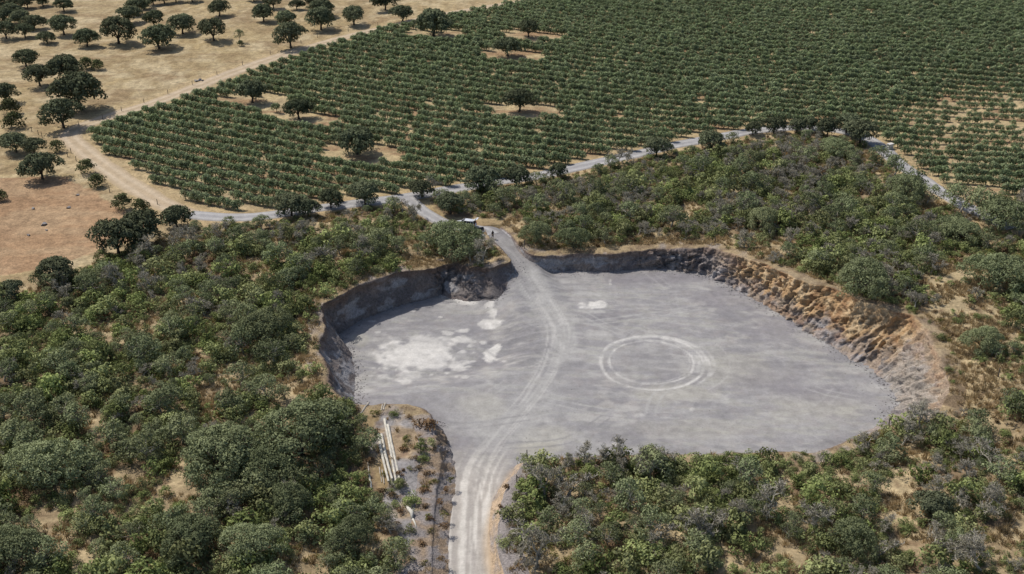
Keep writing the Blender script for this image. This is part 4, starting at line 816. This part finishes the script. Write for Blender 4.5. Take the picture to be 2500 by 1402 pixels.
# undergrowth between the shrubs, dry grass and stones
X, Y, Z, px, py = zone_pts(1.25, 104, 285)
inz = inpoly(px, py, SCRUB_L) | inpoly(px, py, SCRUB_B) | inpoly(px, py, SCRUB_R)
cl = clearance(X, Y); rc = road_clear(X, Y)
mnd = inpoly(px, py, MOUND); m = (inz | mnd) & (np.hypot((px - 949) / 32, (py - 1105) / 88) > 1) & (cl > .6) & (rc > .5) & (rg.uniform(size=len(X)) < np.where(mnd, .16, .66 - .60 * bare(px, py) - .4 * sm(.58, .68, fbm(X / 6.5, Y / 6.5, 402, 3))))
P = np.stack([X, Y, Z - .05], 1)[m]; n = len(P); tone = fbm(P[:, 0] / 6, P[:, 1] / 6, 403, 3) + rg.normal(0, .1, n)
scatter('undergrowth', P, rg.uniform(0, 6.28, n), rg.uniform(.34, .72, n), np.where(tone < .54, rg.integers(0, 3, n), np.where(tone < .64, 3 + rg.integers(0, 3, n), 6)), [[q] for q in MASTIC[:3] + DRY + BROOM[:1]], 'low tangled undergrowth between the shrubs', 'undergrowth')
X, Y, Z, px, py = zone_pts(0.72, 104, 285)
inz = inpoly(px, py, SCRUB_L) | inpoly(px, py, SCRUB_B) | inpoly(px, py, SCRUB_R) | inpoly(px, py, MOUND)
cl = clearance(X, Y); rc = road_clear(X, Y); g = fbm(X / 3, Y / 3, 404, 3)
pr = 0.10 + .55 * bare(px, py) + .5 * sm(.55, .66, fbm(X / 6.5, Y / 6.5, 402, 3)) + .3 * ((px > 2280) & (py > 620) & (py < 1020)) + .45 * (1 - sm(2.5, 7, cl)) * (py < 985) + .3 * (1 - sm(.5, 3.0, rc)) ; pr = pr * sm(.30, .55, g) * np.where(inpoly(px, py, MOUND), .45, 1)
m = inz & (cl > .3) & (rc > .1) & (rg.uniform(size=len(X)) < pr)
P = np.stack([X, Y, Z], 1)[m]; n = len(P)
scatter('dry_grass', P, rg.uniform(0, 6.28, n), rg.uniform(.7, 1.5, n), rg.integers(0, 3, n), [[q] for q in GRASS], 'dry straw-coloured grass between shrubs and along the rim', 'grass')
S_ = []
for L_ in (RAs, RBs):
    for i in range(0, len(L_), 1):
        p = L_[i]; rx, ry = project(p[0], p[1], p[2]); hh = p[2] - zfloor(p[3], p[4])
        if hh < 1.6 or ry > 1020: continue
        for _ in range(2 if rx > 1400 else 3):
            t = abs(rg.normal(0, 1.0)); d = np.array([p[3] - p[0], p[4] - p[1]]); d /= max(.3, np.hypot(*d))
            x, y = p[3] + d[0] * (t - .4) + rg.normal(0, .4), p[4] + d[1] * (t - .4) + rg.normal(0, .4); S_.append((x, y, float(zfloor(x, y)) + .02, rg.uniform(.12, .5) ** 1.3 * (1.2 if t < .6 else .7)))
for i in range(900):
    x, y = rg.uniform(bx0, bx1), rg.uniform(by0, by1)
    if inpoly([x], [y], PIT)[0]: S_.append((x, y, float(zfloor(x, y)), rg.uniform(.06, .2)))
S_ = np.array(S_)
scatter('rubble', S_[:, :3], rg.uniform(0, 6.28, len(S_)), S_[:, 3], rg.integers(0, 3, len(S_)), [[q] for q in STONES], 'broken slate rubble along the foot of the quarry walls', 'rubble')

# ------------------------------------------------------------------ poles, logs and timber on the spoil mound
M_conc = plain('weathered_concrete', (0.58, 0.55, 0.48), var=0.35, scale=1.5); M_wood = plain('weathered_timber', (0.42, 0.385, 0.33), var=0.4, scale=2.0); M_dark = plain('tarred_timber', (0.075, 0.068, 0.066), var=0.5, scale=2.0)
M_pale = plain('bleached_wood', (0.58, 0.56, 0.50), var=0.25, scale=3.0); M_post = plain('fence_timber', (0.13, 0.11, 0.095), var=0.3)
def log(name, a, b, r0, r1, m_, label, cat, group=None, lift=0.0, n=8, bend=0.05):
    p = Vector(ong(*a)); q = Vector(ong(*b)); p.z = float(zground(p.x, p.y)) + r0 + lift; q.z = float(zground(q.x, q.y)) + r1 + lift
    ln = (q - p).length; mb = MB(); d = (q - p) / ln; pts = []; rs = []
    for k_ in range(7):
        t = k_ / 6; w_ = Vector((random.uniform(-1, 1), random.uniform(-1, 1), 0)) * bend * math.sin(math.pi * t); pts.append(d * ln * t + w_); rs.append(r0 + (r1 - r0) * t)
    mb.tube(pts, rs, n); o = mb.build(name, m_); o.location = p; return tag(o, label, cat, group)
for k_, (a, b, lb, lf) in enumerate([((939, 1026), (953, 1100), 'long pale pole reaching farthest up the mound', 0), ((947, 1040), (960, 1104), 'second farthest pale pole of the stack', 0), ((951, 1088), (967, 1178), 'middle pale pole of the stack at its near end', .02), ((957, 1090), (975, 1171), 'rightmost pale pole of the stack', 0),
        ((924, 1064), (942, 1150), 'leftmost pale pole of the stack', 0), ((931, 1064), (951, 1152), 'pale pole beside the leftmost one', .03), ((927, 1092), (949, 1181), 'pale pole ending nearest the viewer', .22), ((939, 1110), (958, 1176), 'short pale pole lying on top of the stack', .30)]):
    log('pole', a, b, .21, .16, M_conc, lb, 'pole', 'pale poles stacked on the mound', lf, bend=.03)
for a, b, r_, m_, lb in [((900, 986), (879, 1014), .17, M_wood, 'pale grey log end sticking over the quarry edge'), ((880, 1012), (826, 1074), .16, M_dark, 'longest dark log in the shaded heap by the great oaks'), ((872, 1018), (832, 1088), .15, M_dark, 'dark log lowest in the shaded heap'), ((888, 1016), (838, 1064), .13, M_dark, 'dark log uppermost in the shaded heap'), ((862, 1040), (822, 1082), .12, M_dark, 'short dark log under the oak leaves'),
                   ((941, 986), (936, 1003), .14, M_wood, 'short grey stub by the mound top'), ((934, 990), (931, 1004), .12, M_wood, 'shortest grey stub by the mound top'), ((897, 1126), (901, 1158), .09, M_wood, 'thin broken plank end left of the poles'), ((901, 1160), (907, 1194), .14, M_pale, 'pale plank lying left of the poles'), ((926, 1142), (932, 1178), .08, M_wood, 'thin grey stick between plank and poles'), ((933, 1148), (938, 1182), .08, M_wood, 'thin grey stick touching the pole stack'),
                   ((808, 1160), (810, 1172), .16, M_pale, 'left white stump end under the oaks'), ((826, 1168), (822, 1176), .15, M_pale, 'right white stump end under the oaks'), ((812, 1186), (856, 1168), .07, M_wood, 'thin grey branch lying across the dry grass'), ((858, 1140), (852, 1156), .10, M_dark, 'dark stick in the shade under the oaks')]:
    log('log', a, b, r_, r_ * .85, m_, lb, 'log', 'old timber on the mound')
p = Vector(ong(992, 1238)); mb = MB(); e = Vector(ong(1006, 1270)); d = e - p; f2 = Vector(ong(1017, 1291)) - p
mb.tube([(0, 0, .2), d * .3 + Vector((.1, 0, .35)), d * .65 + Vector((.25, .1, .45)), d + Vector((0, 0, .25))], [.08, .26, .30, .14], 9); mb.tube([d + Vector((.1, 0, .2)), (d + f2) / 2 + Vector((.1, 0, .2)), f2 + Vector((0, 0, .12))], [.16, .12, .08], 6); mb.tube([d * .5 + Vector((.2, 0, .5)), d * .6 + Vector((.6, .2, .8))], [.10, .03], 5)
o = mb.build('fallen_trunk', M_pale, smooth=True); o.location = p; tag(o, 'splintered white fallen trunk at the foot of the spoil mound', 'trunk')

# ------------------------------------------------------------------ fence posts, stones, concrete block
def post(px, py, lb, grp, h=1.35, lean=.06, brace=False):
    x, y, z = ong(px, py); mb = MB(); t = Vector((random.uniform(-lean, lean), random.uniform(-lean, lean), h)); mb.tube([(0, 0, -.2), t * .5, t], [.085, .08, .07], 6)
    if brace: mb.tube([t * .85, (1.3, -.3, 0)], [.06, .06], 5)
    o = mb.build('fence_post', M_post); o.location = (x, y, z); tag(o, lb, 'post', grp)
post(1287, 1122, 'lone fence post on the corner of the front rim', 'fence posts by the quarry', 1.7); post(1262, 1182, 'braced fence post beside the haul road bank', 'fence posts by the quarry', 1.6, brace=True); post(1280, 608, 'tall fence post above the right side of the ramp', 'fence posts by the quarry', 1.9)
for px, py, lb in [(1745, 598, 'left fence post on the rim above the back wall corner'), (1808, 604, 'right fence post on the rim above the back wall corner'), (2428, 884, 'upper fence post on the dry slope'), (2437, 920, 'lower fence post on the dry slope'), (2170, 1038, 'fence post by the gully at the quarry corner')]: post(px, py, lb, 'fence posts by the quarry', 1.6)
for k_, (px, py) in enumerate([(78, 322), (94, 330), (103, 336), (133, 353), (166, 384), (174, 374), (186, 394), (256, 446), (268, 470), (385, 500), (396, 540)]): post(px, py, 'fence post beside the dirt track on its brown field side', 'fence posts along the dirt track', 1.3, .15)
for k_, (px, py) in enumerate([(193, 306), (251, 291), (297, 272), (352, 252), (410, 230), (470, 208), (530, 184), (592, 160), (660, 133), (735, 107), (775, 93), (850, 78), (923, 64)]): post(px, py, 'fence post beside the dirt track on its pasture side', 'fence posts along the pasture', 1.25, .1)
for px, py, sc_, lb in [(168, 508, 1.1, 'largest dark stone on the brown field'), (108, 549, 1.5, 'flat dark stone in the middle of the brown field'), (69, 575, 1.0, 'dark stone low on the brown field'), (113, 563, .7, 'small stone below the flat one on the brown field'), (82, 510, 1.0, 'stone in the upper brown field'), (190, 477, .9, 'stone near the track side of the brown field'), (478, 199, 1.4, 'left stone of the little heap on the pasture'), (487, 197, 1.6, 'middle stone of the little heap on the pasture'), (494, 198, 1.3, 'right stone of the little heap on the pasture'), (640, 536, .9, 'pale stone on the verge of the grey road')]:
    x, y, z = ong(px, py); o = link(bpy.data.objects.new('stone', STONES[int(rg.integers(3))])); o.location = (x, y, z + .1 * sc_); o.scale = (sc_, sc_, sc_ * .8); o.rotation_euler = (0, 0, rg.uniform(0, 6)); tag(o, lb, 'stone', 'loose stones')
x, y, z = ong(2172, 364); mb = MB(); mb.add([(-.75, -.5, -.2), (.75, -.5, -.2), (.75, .5, -.2), (-.75, .5, -.2), (-.62, -.4, 1.15), (.62, -.4, 1.15), (.62, .4, 1.25), (-.62, .4, 1.25)], [(0, 3, 2, 1), (4, 5, 6, 7), (0, 1, 5, 4), (1, 2, 6, 5), (2, 3, 7, 6), (3, 0, 4, 7)]); mb.box((0, 0, 1.3), (1.45, 1.0, .14))
o = mb.build('concrete_block', plain('pale_concrete', (.6, .58, .55), var=.15)); o.location = (x, y, z); o.rotation_euler = (0, 0, .5); tag(o, 'white concrete block beside the road corner', 'block')

# ------------------------------------------------------------------ parked car with its tailgate up
def paint(name, c, rough=.35, metal=.0, spec=.5):
    m, n, l, b = mat(name); b.inputs['Base Color'].default_value = (*c, 1); b.inputs['Roughness'].default_value = rough; b.inputs['Metallic'].default_value = metal; b.inputs['Specular IOR Level'].default_value = spec; return m
P_body = paint('silver_white_paint', (.62, .65, .70), .3); P_glass = paint('car_glass', (.03, .035, .04), .08); P_tyre = paint('tyre_rubber', (.02, .02, .02), .8); P_rim = paint('alloy', (.5, .5, .52), .35, .8); P_lamp = paint('lamp_glass', (.75, .75, .75), .1); P_red = paint('rear_lamp', (.45, .02, .02), .2); P_black = paint('black_trim', (.025, .025, .027), .5)
def car():
    p = Vector(ong(1108, 551)); q = Vector(ong(1166, 557)); root = bpy.data.objects.new('parked_car', None); link(root); root.empty_display_size = .5
    c0 = (p + q) / 2; root.location = (c0.x, c0.y, float(zground(c0.x, c0.y)) + .13); d = p - q; root.rotation_euler = (0, 0, math.atan2(d.y, d.x)); tag(root, 'silver-white hatchback parked under trees with its tailgate open', 'car')
    # x forward, sections: x, half width, sill z, shoulder z
    S = [(-2.12, .70, .42, .80), (-2.02, .82, .34, .98), (-1.4, .88, .28, 1.0), (-.4, .90, .26, 1.0), (.6, .90, .26, .98), (1.0, .88, .27, .95), (1.6, .85, .28, .86), (1.98, .78, .32, .74), (2.14, .62, .42, .62)]
    mb = MB(); R_ = []
    for x, w, lo_, hi_ in S:
        R_.append([(x, -w * .9, lo_), (x, -w, lo_ + .14), (x, -w, hi_ - .16), (x, -w * .92, hi_ - .03), (x, -w * .5, hi_ + .02), (x, w * .5, hi_ + .02), (x, w * .92, hi_ - .03), (x, w, hi_ - .16), (x, w, lo_ + .14), (x, w * .9, lo_)])
    v = [q_ for r_ in R_ for q_ in r_]; n_ = 10; f = []
    for i in range(len(S) - 1):
        for k_ in range(n_): f.append((i * n_ + k_, (i + 1) * n_ + k_, (i + 1) * n_ + (k_ + 1) % n_, i * n_ + (k_ + 1) % n_))
    f.append(tuple(range(n_))); f.append(tuple((len(S) - 1) * n_ + k_ for k_ in reversed(range(n_)))); mb.add(v, f); mb.build('body', P_body, root, True)
    # cabin
    lowr = [(-1.95, .80, .97), (1.02, .80, .95)]; 
    mb = MB(); mb.add([(-1.7, -.62, 1.47), (.15, -.62, 1.50), (.15, .62, 1.50), (-1.7, .62, 1.47), (-1.6, -.5, 1.53), (0, -.5, 1.56), (0, .5, 1.56), (-1.6, .5, 1.53)], [(0, 1, 5, 4), (1, 2, 6, 5), (2, 3, 7, 6), (3, 0, 4, 7), (4, 5, 6, 7), (0, 3, 2, 1)]); mb.build('roof', P_body, root, True)
    mb = MB(); mb.add([(1.0, -.78, .97), (1.0, .78, .97), (.17, .62, 1.49), (.17, -.62, 1.49)], [(0, 1, 2, 3)]); mb.build('windscreen', P_glass, root)
    for sg in (-1, 1):
        for x0, x1, t0, t1 in ((-.42, .92, -.45, .13), (-1.3, -.48, -1.25, -.52), (-1.95, -1.36, -1.68, -1.31)):
            mb = MB(); mb.add([(x0, sg * .82, .99), (x1, sg * .82, .98), (t1, sg * .63, 1.47), (t0, sg * .63, 1.46)], [(0, 1, 2, 3)]); mb.build('side_window', P_glass, root)
        mb = MB()
        for xa, za, xb, zb in ((1.0, .96, .15, 1.5), (-.45, .98, -.48, 1.48), (-1.33, .98, -1.28, 1.47), (-1.98, .98, -1.7, 1.48)): mb.tube([(xa, sg * .82, za), (xb, sg * .63, zb)], .035, 5)
        mb.build('pillar', P_body, root)
        for x in (-1.35, 1.3):
            mb = MB(); mb.tube([(x, sg * .66, .32), (x, sg * .90, .32)], .32, 16); w_ = mb.build('wheel', P_tyre, root); mb = MB(); mb.tube([(x, sg * .88, .32), (x, sg * .915, .32)], .2, 12); mb.build('rim', P_rim, w_)
        mb = MB(); mb.box((2.02, sg * .55, .66), (.2, .34, .13)); mb.build('headlight', P_lamp, root); mb = MB(); mb.box((-2.06, sg * .68, .80), (.14, .18, .34)); mb.build('rear_light', P_red, root)
        mb = MB(); mb.box((.75, sg * .96, 1.03), (.12, .2, .14)); mb.build('mirror', P_body, root)
    mb = MB(); mb.box((-2.02, 0, .86), (.12, 1.15, .5)); mb.box((-1.9, 0, 1.2), (.1, 1.15, .4)); mb.build('boot_opening', P_black, root)
    mb = MB(); mb.box((-2.12, 0, .45), (.14, 1.45, .2)); mb.build('bumper', P_body, root)
    mb = MB(); mb.add([(-1.66, -.6, 1.50), (-1.66, .6, 1.50), (-2.35, .62, 1.92), (-2.35, -.62, 1.92), (-1.68, -.6, 1.55), (-1.68, .6, 1.55), (-2.38, .62, 1.98), (-2.38, -.62, 1.98), (-2.62, .58, 1.95), (-2.62, -.58, 1.95), (-2.62, .58, 2.02), (-2.62, -.58, 2.02)], [(0, 1, 2, 3), (7, 6, 5, 4), (0, 4, 5, 1), (1, 5, 6, 2), (0, 3, 7, 4), (3, 2, 8, 9), (6, 7, 11, 10), (2, 6, 10, 8), (7, 3, 9, 11), (8, 10, 11, 9)]); tg = mb.build('tailgate', P_body, root)
    mb = MB(); mb.add([(-1.75, -.48, 1.575), (-1.75, .48, 1.575), (-2.25, .5, 1.915), (-2.25, -.5, 1.915)], [(0, 3, 2, 1)]); mb.build('rear_window', P_glass, tg)
car()

# ------------------------------------------------------------------ person standing on the track
def person():
    x, y, z = ong(1203, 583); z += .0
    J = {'pel': (0, 0, .95, .15), 'sp': (0, -.01, 1.15, .145), 'ch': (0, -.02, 1.34, .165), 'nk': (0, -.03, 1.50, .065), 'hd': (0, -.06, 1.60, .095), 'top': (0, -.07, 1.71, .085),
         'ls': (-.19, -.02, 1.42, .075), 'le': (-.27, -.04, 1.14, .052), 'lw': (-.14, -.27, 1.08, .038), 'lh': (-.07, -.34, 1.10, .036), 'rs': (.19, -.02, 1.42, .075), 're': (.27, -.04, 1.14, .052), 'rw': (.14, -.27, 1.08, .038), 'rh': (.07, -.34, 1.10, .036),
         'lt': (-.10, 0, .88, .11), 'lk': (-.12, -.02, .50, .075), 'la': (-.13, .02, .09, .048), 'lf': (-.15, -.15, .04, .042), 'rt': (.10, 0, .88, .11), 'rk': (.12, -.03, .50, .075), 'ra': (.14, .01, .09, .048), 'rf': (.17, -.16, .04, .042)}
    E = [('pel', 'sp'), ('sp', 'ch'), ('ch', 'nk'), ('nk', 'hd'), ('hd', 'top'), ('ch', 'ls'), ('ls', 'le'), ('le', 'lw'), ('lw', 'lh'), ('ch', 'rs'), ('rs', 're'), ('re', 'rw'), ('rw', 'rh'), ('pel', 'lt'), ('lt', 'lk'), ('lk', 'la'), ('la', 'lf'), ('pel', 'rt'), ('rt', 'rk'), ('rk', 'ra'), ('ra', 'rf')]
    for sd_ in ('l', 'r'):
        sg = -1 if sd_ == 'l' else 1
        for k_, (dx, dy, dz) in enumerate([(.05, -.05, .02), (.015, -.09, .0), (-.005, -.095, -.01), (-.025, -.09, -.02), (-.045, -.075, -.03)]):
            hx, hy, hz, _ = J[sd_ + 'h']; J['%sf%d' % (sd_, k_)] = (hx - sg * dx * .8, hy + dy * .9, hz + dz, .010); E.append((sd_ + 'h', '%sf%d' % (sd_, k_)))
    ks = list(J); me = bpy.data.meshes.new('person_body'); me.from_pydata([J[k_][:3] for k_ in ks], [(ks.index(a), ks.index(b)) for a, b in E], [])
    o = bpy.data.objects.new('tmp_person', me); COL.objects.link(o); o.modifiers.new('skin', 'SKIN'); o.modifiers.new('sub', 'SUBSURF').levels = 1
    for k_, sv_ in zip(ks, me.skin_vertices[0].data): sv_.radius = (J[k_][3], J[k_][3]); sv_.use_root = k_ == 'pel'
    dg = bpy.context.evaluated_depsgraph_get(); m2 = bpy.data.meshes.new_from_object(o.evaluated_get(dg)); bpy.data.objects.remove(o)
    skin = paint('skin', (.42, .26, .18), .6, 0, .3); cloth = paint('black_cloth', (.012, .012, .014), .9, 0, .1); shoe = paint('pale_shoes', (.4, .38, .36), .7)
    m2.materials.clear(); [m2.materials.append(q_) for q_ in (cloth, skin, shoe)]
    for pl in m2.polygons:
        c_ = pl.center; pl.use_smooth = True; pl.material_index = 2 if c_.z < .1 else 1 if (c_.z < .46 or (c_.z > 1.49 and c_.z < 1.9) or c_.y < -.24 and c_.z > .9) else 0
    root = bpy.data.objects.new('person', None); link(root); root.location = (x, y, z); root.rotation_euler = (0, 0, .25); tag(root, 'person in black clothes standing on the track near the car', 'person')
    link(bpy.data.objects.new('body', m2), root)
    mb = MB(); mb.tube([(0, -.05, 1.58), (0, -.055, 1.66), (0, -.065, 1.74), (0, -.07, 1.80)], [.125, .135, .115, .04], 10); mb.build('hair', cloth, root, True)
    for sg in (-1, 1): mb = MB(); mb.box((sg * .035, -.165, 1.635), (.022, .012, .014)); mb.build('eye', shoe, root)
    mb = MB(); mb.add([(-.018, -.155, 1.60), (.018, -.155, 1.60), (0, -.155, 1.64), (0, -.19, 1.605)], [(0, 1, 3), (1, 2, 3), (2, 0, 3)]); mb.build('nose', skin, root)
person()
x, y, z = ong(1177, 567); mb = MB(); mb.box((0, 0, .10), (1.1, .75, .2)); o = mb.build('carrying_case', P_lamp); o.location = (x, y, z + .12); o.rotation_euler = (0, 0, .35); tag(o, 'dark open case with pale rim lying on the track behind the person', 'case')
mb = MB(); mb.box((0, .02, .225), (.98, .62, .05)); mb.build('lining', P_black, o); mb = MB(); mb.add([(-.55, .37, .2), (.55, .37, .2), (.55, .62, .72), (-.55, .62, .72), (-.55, .43, .2), (.55, .43, .2), (.55, .68, .70), (-.55, .68, .70)], [(0, 1, 2, 3), (7, 6, 5, 4), (0, 3, 7, 4), (1, 5, 6, 2), (3, 2, 6, 7), (0, 4, 5, 1)]); mb.build('lid', P_black, o)
